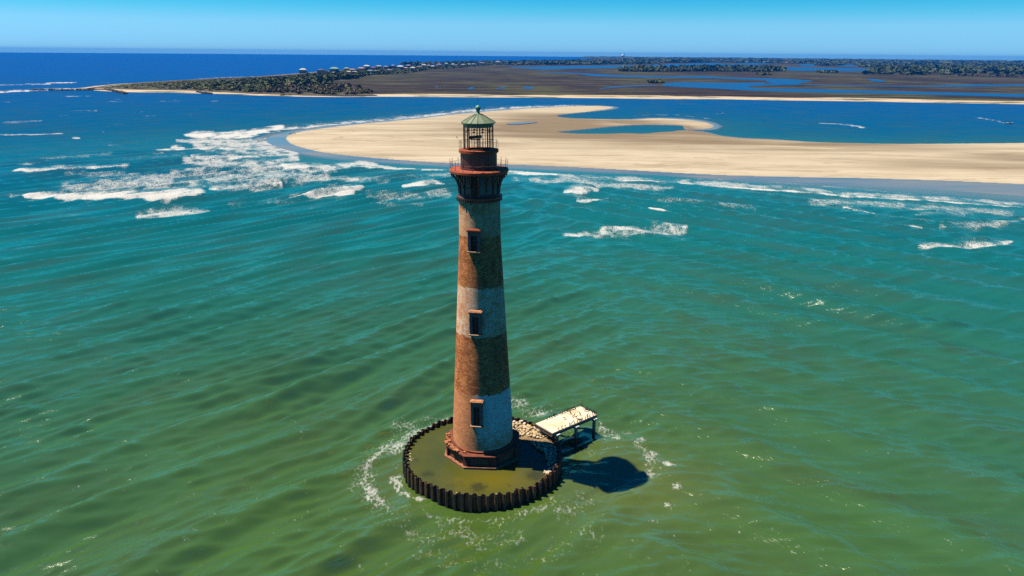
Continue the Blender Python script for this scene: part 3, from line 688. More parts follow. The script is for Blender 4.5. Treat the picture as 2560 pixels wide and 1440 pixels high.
mt, t, b = new_mat('creek_water'); b.inputs['Base Color'].default_value = (.0005, .055, .190, 1); b.inputs['Roughness'].default_value = .45; b.inputs['IOR'].default_value = 1.333
n_ = noise(t, .25, 4, .6, N(t, 'ShaderNodeNewGeometry').outputs['Position']); bump(t, n_.outputs[0], b, .5, .35)
M['creek'] = mt
creeks = [
 [(1240,223),(1248,219),(1265,217.5),(1262,220),(1250,223)], [(1308,217.5),(1320,216.5),(1336,219),(1331,223),(1311,222.5)],
 [(1170,221),(1177,218),(1186,219),(1182,224),(1172,224)], [(1086,217.5),(1094,216),(1097,218),(1090,219)], [(846,221),(865,218.5),(872,223),(850,224.5)], [(878,220),(888,219.5),(892,223.5)],
 [(1493,222),(1520,218.3),(1560,214.3),(1645,213.3),(1646,214.8),(1560,217),(1510,222.3)],
 [(1641,214),(1678,206),(1745,206),(1824,207.6),(1915,206),(1910,210.8),(1997,211.6),(1997,213),(1900,214.5),(1867,217.5),(1880,221),(2013,222.3),(2146,226),(2278,229.4),(2560,235.5),(2900,243),(3200,250),(3200,260),(2900,252),(2560,243.5),(2358,238),(2199,234),(2066,232.5),(1880,227.6),(1800,222.5),(1700,217.8)],
 [(1997,211.4),(2119,214),(2331,215.5),(2371,211.8),(2560,211.6),(2900,214),(2900,218),(2560,215),(2358,217.7),(2145,216),(1997,213)],
 [(1318,180),(1400,181),(1472,184),(1560,189.3),(1720,191),(1745,189.4),(1800,193),(1880,195),(1967,197),(2013,200.5),(2039,202),(2008,206),(1997,211.8),(1940,212),(1915,206),(1918,201.3),(1850,198.3),(1771,196),(1718,194.3),(1567,193.2),(1474,190.6),(1460,185.6)],
 [(2164,198),(2180,197),(2223,204.3),(2193,206)],
 [(1253,167),(1320,167),(1410,165),(1505,164),(1600,163.2),(1600,169),(1505,170.5),(1410,172),(1357,174.5),(1341,173)],
 [(1600,163.0),(1691,160),(1798,157),(1800,160.2),(1814,160.2),(1920,162.3),(1932,168.6),(2013,168.8),(2106,170.5),(2178,172),(2167,178.4),(2066,178.4),(1960,176),(1920,170.5),(1676,168),(1600,168.8)],
 [(1999,161),(2039,161),(2039,166),(1999,166)], [(2082,162.5),(2146,162.5),(2146,166.5),(2106,167)], [(1840,156.5),(1928,158.5),(1928,161),(1840,159)],
]
ngon_sheet('tidal_pool', smooth_poly(gpoly(TIDAL, 1.3), 2), 1.3, simple('shallow_pool', (.085, .12, .175), (.13, .14, .155), .05, .3, bmp=0))
for c_ in creeks:
    ngon_sheet('creek', smooth_poly(gpoly(c_, 1.0), 2), 1.25, M['creek'])

# ---- vegetation
def crown_data(seed, n=60, r=1.0, q=.34):
    r_ = np.random.default_rng(seed); V = []; lob = [(r_.normal(0, .42, 3)*[1, 1, .5], r_.uniform(.45, .75)) for _ in range(6)]
    for i in range(n):
        c, s = lob[i % 6]; d = r_.normal(size=3); d /= np.linalg.norm(d); d[2] = abs(d[2])*.8+.02 if r_.random() < .75 else d[2]
        p = c + d*s*r_.uniform(.75, 1.05); p[2] = p[2]*.8+.75
        a = np.cross(d, r_.normal(size=3)); a /= np.linalg.norm(a); b = np.cross(d, a)+r_.normal(0, .35, 3)
        w = q*r_.uniform(.6, 1.3)
        V += [p-a*w-b*w*.7, p+a*w*.7-b*w, p+a*w+b*w*.8, p-a*w*.8+b*w]
    return np.array(V)
CROWNS = [crown_data(s) for s in range(6)]; SMALL = [crown_data(20+s, 26, q=.46) for s in range(6)]
def merge_crowns(sites, src):
    VV = []
    for x, y, z, r, hh in sites:
        c = src[rng.integers(6)]; a = rng.uniform(0, 6.28); ca, sa = math.cos(a), math.sin(a)
        VV.append(np.stack([(c[:, 0]*ca-c[:, 1]*sa)*r+x, (c[:, 0]*sa+c[:, 1]*ca)*r+y, c[:, 2]*hh/1.5+z], 1))
    VV = np.vstack(VV); return VV, np.arange(len(VV)).reshape(-1, 4)
def sample_poly(P, n):
    lo, hi = P.min(0), P.max(0); out = []
    while len(out) < n:
        q_ = rng.uniform(lo, hi, (n*2, 2)); q_ = q_[in_poly(P, q_[:, 0], q_[:, 1])]; out += list(q_)
    return np.array(out[:n])
forest_px = [(480,203),(560,199),(650,195),(740,189),(800,187),(850,190),(905,193),(890,200),(830,203),(800,213),(815,219),(840,223),(900,229),(945,238),(860,239.3),(760,238),(680,235.5),(600,231.5),(520,228.5),(460,226),(400,225),(350,224.5),(300,223),(265,219),(330,212.5),(420,207)]
FP = gpoly(forest_px)
sand_tr = ngon_sheet('scrub_ground', gpoly(forest_px, 1.2), 1.2, simple('scrub_ground', (.032, .032, .016), (.075, .06, .032), .02, .95, bmp=0, lo=.45, hi=.7))
S1 = sample_poly(FP, 1900)
sh_d = dist_poly(shore, S1[:, 0], S1[:, 1], False)
# slightly taller trees away from the shore; low scrub at the western tip
sites = []
for (x, y), d in zip(S1, sh_d):
    tip = np.clip((x+560)/200, .25, 1)
    ob = np.clip(dist_poly(back, np.array([x]), np.array([y]), False)[0]/140, .18, 1)
    hh = (1.2 + 2.0*ob + 5.5*ob*np.clip(d/180, 0, 1)*rng.uniform(.6, 1.15))*tip + rng.uniform(-.6, .8)
    sites.append((x, y, 1.0, 2.4+hh*.42, hh))
sites.sort(key=lambda s: math.hypot(s[0], s[1]))
# individual trees along the near edge, then the wood behind as one mass
tree_meshes = []
for kd, mat in (('green', 'leaf'), ('dull', 'leaf2')):
    for v_ in CROWNS[:4]: tree_meshes.append((kd, npmesh('crown', v_, np.arange(len(v_)).reshape(-1, 4), M[mat])))
bm = bmesh.new(); b_tube(bm, (0, 0, -.1), (0, 0, .8), .10, .05, 6); b_tube(bm, (0, 0, .45), (.3, .1, .95), .045, .02, 5); b_tube(bm, (0, 0, .5), (-.25, -.12, 1.0), .045, .02, 5)
trunk_me = bm_mesh('trunk', bm, M['trunk'])
def add_tree(x, y, z, r, hh, kd, label, group):
    root = empty('tree', (x, y, z), rng.uniform(0, 6.28)); tag(root, label, 'tree', group)
    cm = [m_ for k_, m_ in tree_meshes if k_ == kd][rng.integers(4)]
    c = link('crown', cm, root); c.scale = (r, r, hh/1.5)
    tk = link('trunk', trunk_me, root); tk.scale = (r, r, hh/1.5)
n_ind = 230
for x, y, z, r, hh in sites[:n_ind]:
    dull = (x > -330 and rng.random() < .75)
    px_ = x/y
    where = ('left of the rock heap at the waterline', 'between rock heap and driftwood heap', 'right of the driftwood heap')[0 if px_ < -.400 else 1 if px_ < -.292 else 2]
    if dull: add_tree(x, y, z, r*.9, hh, 'dull', 'grey-brown tree behind the far beach, '+where, 'grey-brown trees behind the far beach, '+where)
    else: add_tree(x, y, z, r, hh, 'green', 'low dark green tree behind the far beach, '+where, 'green trees behind the far beach, '+where)
def woodland(name, sts, mat, src=SMALL):
    v_, f_ = merge_crowns(sts, src); o = link(name, npmesh(name, v_, f_, M[mat])); o['kind'] = 'stuff'; return o
woodland('woodland', [s for s in sites[n_ind:]], 'leaf')
def strip_trees(px, n, h0, h1, rad):
    return [(x, y, 1.0, rad*rng.uniform(.7, 1.3), rng.uniform(h0, h1)) for x, y in sample_poly(gpoly(px), n)]
# trees among the beach houses
woodland('woodland', strip_trees([(740,191),(800,184),(860,179),(950,172),(1050,166.5),(1150,162.5),(1230,159),(1300,157.5),(1300,161),(1230,164),(1150,171),(1080,176),(1010,186),(930,191),(880,194),(820,190)], 900, 2.5, 7, 4.5), 'leaf3')
# clump on the marsh in the middle: single trees one can pick out
mid_px = [(1545,178),(1600,176),(1690,177),(1760,173),(1850,174),(1960,178),(1950,181),(1850,180.5),(1700,180),(1600,180.8),(1550,180.5)]
mid = strip_trees(mid_px, 420, 8, 17, 8)
mid.sort(key=lambda s: math.hypot(s[0], s[1]))
for s in mid[:40]: add_tree(*s, 'green', 'dark tree on the brown marsh island at the middle right', 'trees on the marsh island')
woodland('woodland', mid[40:], 'leaf3')
woodland('woodland', strip_trees([(1620,209),(1655,207.5),(1655,209),(1625,210)], 30, 3, 6, 5) + strip_trees([(1895,188),(1925,186.5),(1930,189),(1900,190)], 30, 3, 7, 5) + strip_trees([(2040,181),(2100,181.5),(2090,184),(2040,183.5)], 30, 4, 8, 6), 'leaf')
# wood on the right
rt = strip_trees([(2150,187),(2200,183),(2180,176),(2210,170),(2330,166),(2560,163),(3000,162),(3000,195),(2560,192),(2480,188),(2400,188),(2290,190)], 2600, 9, 18, 11)
rt.sort(key=lambda s: math.hypot(s[0], s[1]))
woodland('woodland', rt, 'leaf3')
woodland('woodland', strip_trees([(2395,189),(2560,191),(2560,193),(2395,191)], 90, 3, 6, 6), 'leaf2')
# distant tree lines
far_l = []
for px, n, h0, h1, r_ in [
   ([(1255,160),(1400,156),(1560,154),(1690,156),(1640,160),(1500,162.5),(1400,163),(1280,164)], 900, 9, 16, 14),
   ([(1000,162),(1250,155.5),(1260,157.5),(1020,164)], 200, 6, 12, 9),
   ([(1560,153.2),(1800,152),(1830,156),(1700,158),(1560,156)], 600, 11, 19, 24),
   ([(1800,154),(2000,154.3),(2200,155.5),(2220,159),(2000,159.5),(1840,157.5)], 900, 10, 18, 22),
   ([(2035,161),(2080,160),(2110,164),(2050,165)], 130, 8, 14, 11),
   ([(2140,162),(2200,161),(2215,168),(2150,169)], 160, 8, 14, 11),
   ([(2200,157),(2560,158),(2950,160),(2950,163.5),(2560,162),(2220,161)], 900, 10, 20, 24)]:
    far_l += strip_trees(px, n, h0, h1, r_)
woodland('distant_woodland', far_l, 'leaf3')
hz = []
for _ in range(1500):
    az_ = rng.uniform(R_(5.5), R_(42)); r0 = rng.uniform(7000, 11800)
    if az_ < R_(9) and r0 < 9000: continue
    hz.append((r0*math.sin(az_), r0*math.cos(az_), 1.0, rng.uniform(40, 110), rng.uniform(7, 15)))
woodland('distant_woodland', hz, 'leaf3')

# ---- rock groynes on the far beach
def rock_mesh(seed, sub=2, sq=(1, 1, .7)):
    r_ = random.Random(seed); bm = bmesh.new(); bmesh.ops.create_icosphere(bm, subdivisions=sub, radius=1)
    for _ in range(5):          # chop flats
        d = Vector((r_.gauss(0, 1), r_.gauss(0, 1), r_.gauss(0, 1))).normalized(); c = r_.uniform(.55, .85)
        for v in bm.verts:
            k = v.co.dot(d)
            if k > c: v.co -= d*(k-c)*.9
    for v in bm.verts: v.co = Vector((v.co.x*sq[0], v.co.y*sq[1], v.co.z*sq[2]))
    return bm
M['groyne'] = simple('groyne_rock', (.045, .040, .036), (.022, .020, .020), .6, .9)
def groyne(pts, wid, label):
    bm = bmesh.new(); P = [gz(*p) for p in pts]
    for A, B in zip(P[:-1], P[1:]):
        n = int(np.hypot(*(B-A)[:2])/(wid*.55))+2
        for i in range(n):
            for j in range(2):
                c = A+(B-A)*(i+random.random())/n; s = wid*random.uniform(.35, .75)
                rb = rock_mesh(random.randrange(10**6), 1); 
                me_ = bpy.data.meshes.new('tmp'); rb.to_mesh(me_); rb.free()
                mt_ = Matrix.Translation((c[0]+random.uniform(-.4, .4)*wid, c[1]+random.uniform(-.5, .5)*wid, .2+random.uniform(0, .5)*wid*.5)) @ Matrix.Rotation(random.uniform(0, 6), 4, 'Z') @ Matrix.Scale(s, 4)
                me_.transform(mt_); bm.from_mesh(me_); bpy.data.meshes.remove(me_)
    o = link('rock_groyne', bm_mesh('rock_groyne', bm, M['groyne'])); tag(o, label, 'groyne')
groyne([(75,226),(160,226),(265,225.5)], 3.2, 'long low line of dark rocks running into the surf at the tip of the spit')
groyne([(272,226),(290,229),(313,235)], 4.0, 'short dark rock groyne slanting off the beach at the tip of the spit')
groyne([(496,231.5),(512,234),(526,235)], 4.0, 'dark rock heap at the waterline below the green scrub of the spit')
groyne([(706,239.5),(720,238.5),(729,239.5)], 3.4, 'dark heap of driftwood and rock on the beach below the grey-brown trees')
groyne([(878,241),(892,240.5)], 2.2, 'small dark rock heap on the far beach beside the end of the grey-brown trees')

# ================================================================== LIGHTHOUSE
def zax(y): return at_y(1280, y, BY)[2] - (0)  # height on the axis plane for a photo row (roll handled below)
def zrow(x, y, Y=BY): return at_y(x, y, Y)[2]
LH = empty('lighthouse', (BX, BY, 0)); LH.rotation_euler = (0, -LEAN, 0)
tag(LH, 'tall brick lighthouse with brown and white bands and rusty lantern standing in the ring wall', 'lighthouse')
zt = zrow(1198, 494); zfoot = 3.4
z_r = [(3.3, 4.04), (zrow(1207, 1050), 3.98), (zrow(1204, 897), 3.47), (zrow(1199, 592), 2.585), (zt, 2.52)]
def trad(z):
    return float(np.interp(z, [a for a, _ in z_r], [b for _, b in z_r]))
BANDS = (zrow(1199, 583), zrow(1201, 706), zrow(1203, 822), zrow(1205, 960), zfoot)
M['brick'] = brick_tower_mat()
seg = 128; zs = np.linspace(3.3, zt, 60)
V = []; Fc = []; UVc = []
for i, z in enumerate(zs):
    r = trad(z)
    for j in range(seg+1):
        a = math.pi/2 + 2*math.pi*j/seg     # seam at the far side
        V.append((r*math.cos(a), r*math.sin(a), z)); UVc.append(((j/seg-.5)*2*math.pi*3.2, z))
for i in range(len(zs)-1):
    for j in range(seg):
        p = i*(seg+1)+j; Fc.append((p, p+1, p+seg+2, p+seg+1))
me = pymesh('tower_wall', V, Fc, M['brick'], True)
uvl = me.uv_layers.new(name='UVMap')
li = np.zeros(len(me.loops), np.int32); me.loops.foreach_get('vertex_index', li)
uvl.data.foreach_set('uv', np.array(UVc, np.float32)[li].ravel())
link('tower_wall', me, LH)
# plinth
OA = R_(-3.2)
def octa(bm, prof): b_lathe(bm, prof, 8, False, R_(22.5)+OA)
bm = bmesh.new(); octa(bm, [(4.9, .6), (5.45, .6), (5.45, 1.78), (4.6, 1.82)]); part('footing', bm, M['footing'], LH)
bm = bmesh.new(); octa(bm, [(4.95, 1.7), (4.95, 3.0)]); pl = part('plinth', bm, M['plinth'], LH)
for k in range(8):      # recessed-looking panel and corner pier on every side
    a = OA + k*math.pi/4
    ap = 4.95*math.cos(R_(22.5))
    bm = bmesh.new(); b_box(bm, (ap*math.cos(a), ap*math.sin(a), 2.4), (.10, 2.3, .80), a); link('panel', bm_mesh('panel', bm, M['plinth_panel']), pl)
    a2 = a+R_(22.5); bm = bmesh.new(); b_box(bm, (4.93*math.cos(a2), 4.93*math.sin(a2), 2.38), (.36, .52, 1.2), a2); link('corner_pier', bm_mesh('corner_pier', bm, M['plinth']), pl)
bm = bmesh.new(); octa(bm, [(4.8, 2.98), (5.12, 2.98), (5.25, 3.12), (5.25, 3.30), (5.05, 3.36), (3.9, 3.42)]); part('cornice', bm, M['plinth'], LH)
bm = bmesh.new(); b_lathe(bm, [(4.32, 3.40), (4.32, 3.62), (4.0, 3.66)], 64); part('foot_course', bm, M['plinth'], LH)
for k in range(26):     # broken brickwork left lying on the ledge on the weather side
    a = R_(random.uniform(168, 246)); r = random.uniform(4.45, 5.05)
    if a > R_(225) and random.random() < .5: continue
    bm = bmesh.new(); b_box(bm, (0, 0, 0), (random.uniform(.22, .55), random.uniform(.2, .38), random.uniform(.14, .32)), random.uniform(0, 3), random.uniform(-.3, .3), random.uniform(-.3, .3))
    o = part('broken_brick', bm, M['brick_rubble'], LH); o.location = (r*math.cos(a), r*math.sin(a), 3.48)

# windows (a little left of the line to the camera)
def window(phi, ylint, ysill, x, w, hood):
    zl0 = zrow(x, ylint, BY-3.2); 
    r = trad(zl0); zl = zrow(x, ylint, BY-r-.4); zsill = zrow(x, ysill, BY-r-.4); rm = trad(zsill)
    lean = (trad(zsill)-trad(zl))/(zl-zsill)
    wd = empty('window', (0, 0, 0)); wd.parent = LH
    wd.rotation_euler = (0, 0, math.pi*1.5+phi)       # local +x points out of the wall
    hh = zl-zsill; rc = trad((zl+zsill)/2)
    bm = bmesh.new()
    for s in (-1, 1): b_box(bm, (rc+.10, s*(w/2+.16), (zl+zsill)/2), (.75, .34, hh-.1))
    b_box(bm, (rc+.10, 0, zl-.28), (.70, w, .42))
    o1 = link('frame', bm_mesh('frame', bm, M['win_frame']), wd)
    bm = bmesh.new(); b_box(bm, (rc+.22, 0, zl+.12), (.85, w+.85, .20)); b_box(bm, (rc+.12, 0, zl+.25), (.70, w+.55, .08)); link('hood', bm_mesh('hood', bm, hood), wd)
    bm = bmesh.new(); b_box(bm, (rm+.12, 0, zsill-.08), (.95, w+.85, .14)); link('sill', bm_mesh('sill', bm, M['sill']), wd)
    bm = bmesh.new(); b_box(bm, (rc-.02, 0, (zl+zsill)/2-.15), (.30, w-.02, hh-.35)); link('shade_panel', bm_mesh('shade_panel', bm, M['dark']), wd)  # solid black panel for the dark room, the wall has no hole
    bm = bmesh.new(); b_box(bm, (rc+.16, 0, (zl+zsill)/2+.15), (.06, .07, hh-.8)); b_box(bm, (rc+.16, 0, (zl+zsill)/2+.1), (.05, w, .07)); link('sash_bar', bm_mesh('sash_bar', bm, M['win_frame']), wd)
    return wd
window(R_(-12), 580, 629, 1191, .80, M['rust_bright'])
window(R_(-9.5), 784, 836, 1193, .80, M['win_hood'])
window(R_(-8), 1008, 1064, 1195, .82, M['win_hood'])

# collar, service room, brackets, gallery
zc0, zc1 = zrow(1198, 494), zrow(1198, 481)
bm = bmesh.new(); b_lathe(bm, [(2.5, zc0-.25), (2.62, zc0-.2), (2.66, zc0+.05), (2.80, zc0+.1), (2.80, zc0+.32), (2.62, zc0+.42), (2.45, zc0+.7)], 96)
for k in range(48):
    a = 2*math.pi*k/48; b_box(bm, (2.72*math.cos(a), 2.72*math.sin(a), zc0-.07), (.2, .16, .28), a)
part('collar', bm, M['iron'], LH)
zg = zrow(1198, 421); zgb = zg-.42
M['room'] = simple('service_room_brick', (.24, .22, .19), (.12, .10, .085), 3.5, .9, bmp=.4)
bm = bmesh.new(); b_lathe(bm, [(2.42, zc0+.3), (2.38, zgb+.1)], 64); part('service_room', bm, M['room'], LH, True)
for k in range(16):
    a = R_(270-21.5+22.5*k); bm = bmesh.new()
    out = []; nseg = 10; z0, z1 = zc0+.4, zgb-.02; r0, r1 = 2.46, 3.42
    for i in range(nseg+1):
        u = i/nseg; out.append((r0+.10+(r1-r0-.10)*(1-math.cos(u*math.pi/2))**1.35, z0+(z1-.15-z0)*u**.9))
    inn = [(2.36, z0), (2.36, z1), (r1, z1)]
    poly = out + [(r1, z1), (2.36, z1), (2.36, z0)]
    arc_in = []
    for i in range(nseg+1):
        u = i/nseg; arc_in.append((r0+.10+(r1-r0-.10)*(1-math.cos(u*math.pi/2))**1.35-.13, z0+.12+(z1-.15-z0)*u**.9+.02))
    for A, B, C_, D in zip(out[:-1], out[1:], arc_in[1:], arc_in[:-1]):     # curved rib
        vs_ = []
        for s in (-.055, .055):
            for (rr_, zz) in (A, B, C_, D): vs_.append(bm.verts.new((max(rr_, 2.36), s, min(zz, z1))))
        for f_ in ((0, 1, 2, 3), (7, 6, 5, 4), (0, 4, 5, 1), (3, 2, 6, 7)): bm.faces.new([vs_[i] for i in f_])
    b_box(bm, (2.43, 0, (z0+z1)/2), (.16, .15, z1-z0))            # upright on the wall
    b_box(bm, (2.95, 0, z1-.06), (1.0, .10, .11))                  # top bar
    b_tube(bm, (2.9, 0, z1-.1), (2.68, 0, z1-.95), .05, .04, 5)    # inner strut
    bmesh.ops.create_icosphere(bm, subdivisions=1, radius=.12, matrix=Matrix.Translation((2.78, 0, z1-.3)))
    b_tube(bm, (3.36, 0, z1-.02), (3.36, 0, z1-.42), .085, .07, 6)  # drop pendant
    b_tube(bm, (3.36, 0, z1-.40), (3.36, 0, z1-.62), .07, .01, 6)
    o = part('bracket', bm, M['iron'], LH); o.rotation_euler = (0, 0, a)
bm = bmesh.new(); b_box(bm, (2.40, 0, (zc0+.45+zgb)/2), (.14, .85, zgb-zc0-.5)); o = part('door', bm, M['dark'], LH); o.rotation_euler = (0, 0, R_(263))  # doorway darkness as a black panel
bm = bmesh.new(); b_lathe(bm, [(2.2, zgb), (3.50, zgb), (3.60, zgb+.10), (3.60, zg-.08), (3.54, zg), (2.0, zg+.02)], 96); part('gallery_deck', bm, M['rust_deck'], LH)
# watch room drum and upper gallery
zu = zrow(1197, 373); zub = zrow(1197, 380.5)
bm = bmesh.new(); b_lathe(bm, [(2.24, zg+.01), (2.24, zg+.18), (2.17, zg+.2), (2.17, zub-.05), (2.25, zub)], 96); dr = part('watch_room', bm, M['drum'], LH, False)
for k in range(12):
    a = 2*math.pi*k/12+.1; bm = bmesh.new(); b_box(bm, (2.18, 0, (zg+zub)/2), (.035, .09, zub-zg-.3)); o = link('plate_seam', bm_mesh('plate_seam', bm, M['drum']), dr); o.rotation_euler = (0, 0, a)
bm = bmesh.new(); b_lathe(bm, [(2.0, zub-.02), (2.34, zub), (2.40, zub+.06), (2.40, zu), (2.2, zu+.03), (1.55, zu+.03)], 96); part('upper_gallery', bm, M['rust_bright'], LH)
bm = bmesh.new(); b_lathe(bm, [(1.6, zu-.2), (.02, zu-.2)], 48); part('lantern_floor', bm, M['iron'], LH)
# railings
def railing(name, R, z, hgt, n, rails, rp, gone=(), seed=1):
    rl = empty(name, (0, 0, 0)); rl.parent = LH; r_ = random.Random(seed)
    pts = []
    for k in range(n):
        a = R_(270)+2*math.pi*(k+.5)/n
        hh = hgt*r_.uniform(.88, 1.12); tilt = r_.uniform(-.04, .05)
        bm = bmesh.new(); b_tube(bm, (R*math.cos(a), R*math.sin(a), z-.05), ((R+tilt)*math.cos(a), (R+tilt)*math.sin(a), z+hh), rp, rp, 5)
        link('post', bm_mesh('post', bm, M['post']), rl); pts.append((a, tilt))
    for f in rails:
        bm = bmesh.new()
        for k in range(n):
            if k in gone: continue
            a0 = R_(270)+2*math.pi*(k+.5)/n; a1 = a0+2*math.pi/n; P = []
            for i in range(5):
                u = i/4; a = a0+(a1-a0)*u; P.append((R*math.cos(a), R*math.sin(a), z+hgt*f-.05*math.sin(u*math.pi)))
            for p, q_ in zip(P[:-1], P[1:]): b_tube(bm, p, q_, rp*.75, None, 4)
        link('rail', bm_mesh('rail', bm, M['post']), rl)
    return rl
railing('gallery_railing', 3.48, zg, 1.15, 18, [.62], .026, (3, 9, 13), 2)
railing('upper_railing', 2.33, zu, 1.02, 14, [.97], .022, (), 5)
# lantern cage
zl0, zl1 = zu-.2, zrow(1195, 312)
lan = empty('lantern', (0, 0, 0)); lan.parent = LH
for k in range(16):
    a = R_(270+8)+2*math.pi*k/16; rp = .085 if k % 2 == 0 else .035
    bm = bmesh.new(); b_tube(bm, (1.74*math.cos(a), 1.74*math.sin(a), zl0), (1.72*math.cos(a), 1.72*math.sin(a), zl1+.15), rp, None, 6)
    link('mullion', bm_mesh('mullion', bm, M['post']), lan)
for y_, r_, t_ in ((329, 1.70, .03), (351, 1.72, .03)):
    bm = bmesh.new(); b_ring(bm, r_, zrow(1195, y_), t_, 48, 5); link('hoop', bm_mesh('hoop', bm, M['post']), lan)
for k in range(10):
    a = R_(270+20)+2*math.pi*k/10; bm = bmesh.new(); b_box(bm, (1.62*math.cos(a), 1.62*math.sin(a), zrow(1195, 329)+.06), (.04, .30, .20), a); link('vent_plate', bm_mesh('vent_plate', bm, M['iron']), lan)
bm = bmesh.new(); b_box(bm, (-.35, -.2, zrow(1195, 342)), (1.5, .35, .30), .25, 0, -.06); b_box(bm, (-.35, -.2, zrow(1195, 342)-.32), (1.1, .12, .08), .25); b_tube(bm, (0, 0, zl0), (0, 0, zrow(1195, 344)), .05, None, 6); b_tube(bm, (-.5, -.3, zl0), (-.5, -.25, zrow(1195, 344)), .04, None, 6); link('beacon_mount', bm_mesh('beacon_mount', bm, M['iron']), lan)
# roof
ze = zrow(1195, 305.5); za = zrow(1195, 283)
bm = bmesh.new(); b_lathe(bm, [(1.70, ze-.55), (1.80, ze-.5), (1.84, ze-.16), (2.04, ze-.13), (2.06, ze), (1.2, ze+(za-ze)*.48), (.42, ze+(za-ze)*.90), (.22, za)], 16); rf = part('roof', bm, M['copper'], LH)
for k in range(16):
    a = 2*math.pi*k/16; bm = bmesh.new()
    P = [(2.06, ze+.02), (1.2, ze+(za-ze)*.48+.02), (.42, ze+(za-ze)*.90+.02)]
    for p, q_ in zip(P[:-1], P[1:]): b_tube(bm, (p[0]*math.cos(a), p[0]*math.sin(a), p[1]), (q_[0]*math.cos(a), q_[0]*math.sin(a), q_[1]), .04, None, 5)
    link('roof_seam', bm_mesh('roof_seam', bm, M['seam']), rf)
zb = zrow(1195, 270)
bm = bmesh.new(); b_lathe(bm, [(.30, za-.06), (.24, za+.03), (.20, za+.1), (.17, za+.17), (.24, zb-.26), (.31, zb-.10), (.33, zb+.04), (.28, zb+.17), (.16, zb+.28), (.03, zb+.33)], 24); part('ventilator_ball', bm, M['copper_ball'], LH, True)
bm = bmesh.new(); b_tube(bm, (0, 0, zb+.3), (0, 0, zrow(1195, 240)), .025, .012, 5); part('lightning_rod', bm, M['iron'], LH)

# ================================================================== RING WALL OF SHEET PILES
RW = empty('ring_wall', (RING_C[0], RING_C[1], 0)); tag(RW, 'round rusty sheet-pile wall in the sea enclosing the foot of the lighthouse', 'sea wall')
def pile_mat():
    mt, t, b = new_mat('sheet_pile_rust')
    g = N(t, 'ShaderNodeNewGeometry').outputs['Position']; sx = N(t, 'ShaderNodeSeparateXYZ'); L(t, g, sx.inputs[0])
    n = noise(t, 1.4, 6, .65, mapping(t, g, (1, 1, .4))).outputs[0]
    oi = N(t, 'ShaderNodeObjectInfo').outputs['Random']
    c = mixc(t, mrange(t, math_(t, 'ADD', n, mrange(t, oi, 0, 1, -.09, .09)), .42, .68), (.016, .010, .007), (.125, .062, .020))
    rust = math_(t, 'MULTIPLY', mrange(t, sx.outputs[0], 1.5, 5.5), mrange(t, n, .40, .6))
    rust = math_(t, 'MULTIPLY', rust, mrange(t, sx.outputs[2], 1.2, 1.9))
    c = mixc(t, math_(t, 'MULTIPLY', rust, .55), c, (.22, .06, .03))
    wl = mrange(t, math_(t, 'ADD', sx.outputs[2], mrange(t, n, .3, .7, -.3, .3)), .35, .75, 1, 0)
    c = mixc(t, wl, c, (.012, .013, .007))
    L(t, c, b.inputs['Base Color']); b.inputs['Roughness'].default_value = .65; bump(t, n, b, .4, .05); return mt
M['pile'] = pile_mat()
NP = 64; Wp = 2*math.pi*RING_R/NP
prof = [(-.5, -.20), (-.27, -.20), (-.17, .20), (.17, .20), (.27, -.20), (.5, -.20)]
bm = bmesh.new()
def offs(d): return [(u*Wp, v+d) for u, v in prof]
o_, i_ = offs(.045), offs(-.045)
loop = o_ + i_[::-1]
top = [bm.verts.new((RING_R+v, u, 0)) for u, v in loop]; bot = [bm.verts.new((RING_R+v, u, -4.6)) for u, v in loop]
nl = len(loop)
for i in range(nl): bm.faces.new((bot[i], bot[(i+1) % nl], top[(i+1) % nl], top[i]))
for i in range(5): bm.faces.new((top[i], top[i+1], top[nl-2-i], top[nl-1-i]))
b_tube(bm, (RING_R+.23, 0, -4.6), (RING_R+.23, 0, .03), .055, None, 6)      # interlock ridge on the outer flange
b_tube(bm, (RING_R-.24, .5*Wp, -4.6), (RING_R-.24, .5*Wp, .02), .06, None, 6)
pile_me = bm_mesh('sheet_pile', bm, M['pile'])
for k in range(NP):
    o = link('sheet_pile', pile_me, RW); a_ = 2*math.pi*k/NP; rr_ = random.uniform(-.05, .05); o.rotation_euler = (random.uniform(-.008, .008), random.uniform(-.012, .012), a_); o.location = (rr_*math.cos(a_), rr_*math.sin(a_), RIM_Z+random.choice([-.22, -.1, -.05, 0, .03, .06, .1, .16])); 
# pool inside the wall
def pool_mat():
    mt, t, b = new_mat('pool_water'); g = N(t, 'ShaderNodeNewGeometry').outputs['Position']
    n1 = noise(t, .22, 5, .6, g).outputs[0]; n2 = noise(t, 1.3, 6, .75, g, .6).outputs[0]
    at_ = N(t, 'ShaderNodeAttribute', attribute_name='weed').outputs['Fac']
    at2 = N(t, 'ShaderNodeAttribute', attribute_name='shoal').outputs['Fac']
    c = mixc(t, mrange(t, n1, .35, .65), (.062, .070, .013), (.044, .058, .016))
    c = mixc(t, at2, c, (.092, .082, .009))
    c = mixc(t, mrange(t, math_(t, 'ADD', math_(t, 'MULTIPLY', at_, .9), math_(t, 'MULTIPLY', n2, 1.3)), .86, 1.25, 0, .85), c, (.030, .032, .014))
    L(t, c, b.inputs['Base Color']); b.inputs['Roughness'].default_value = .06; b.inputs['IOR'].default_value = 1.333
    n3 = noise(t, 2.2, 3, .5, g).outputs[0]; bump(t, n3, b, .10, .06); return mt
M['pool'] = pool_mat()
gx = np.linspace(-10.9, 10.9, 120); PX, PY = np.meshgrid(gx, gx); px_, py_ = PX.ravel(), PY.ravel()
ids = -np.ones(px_.size, int); kp = np.hypot(px_, py_) < RING_R-.02; ids[kp] = np.arange(kp.sum())
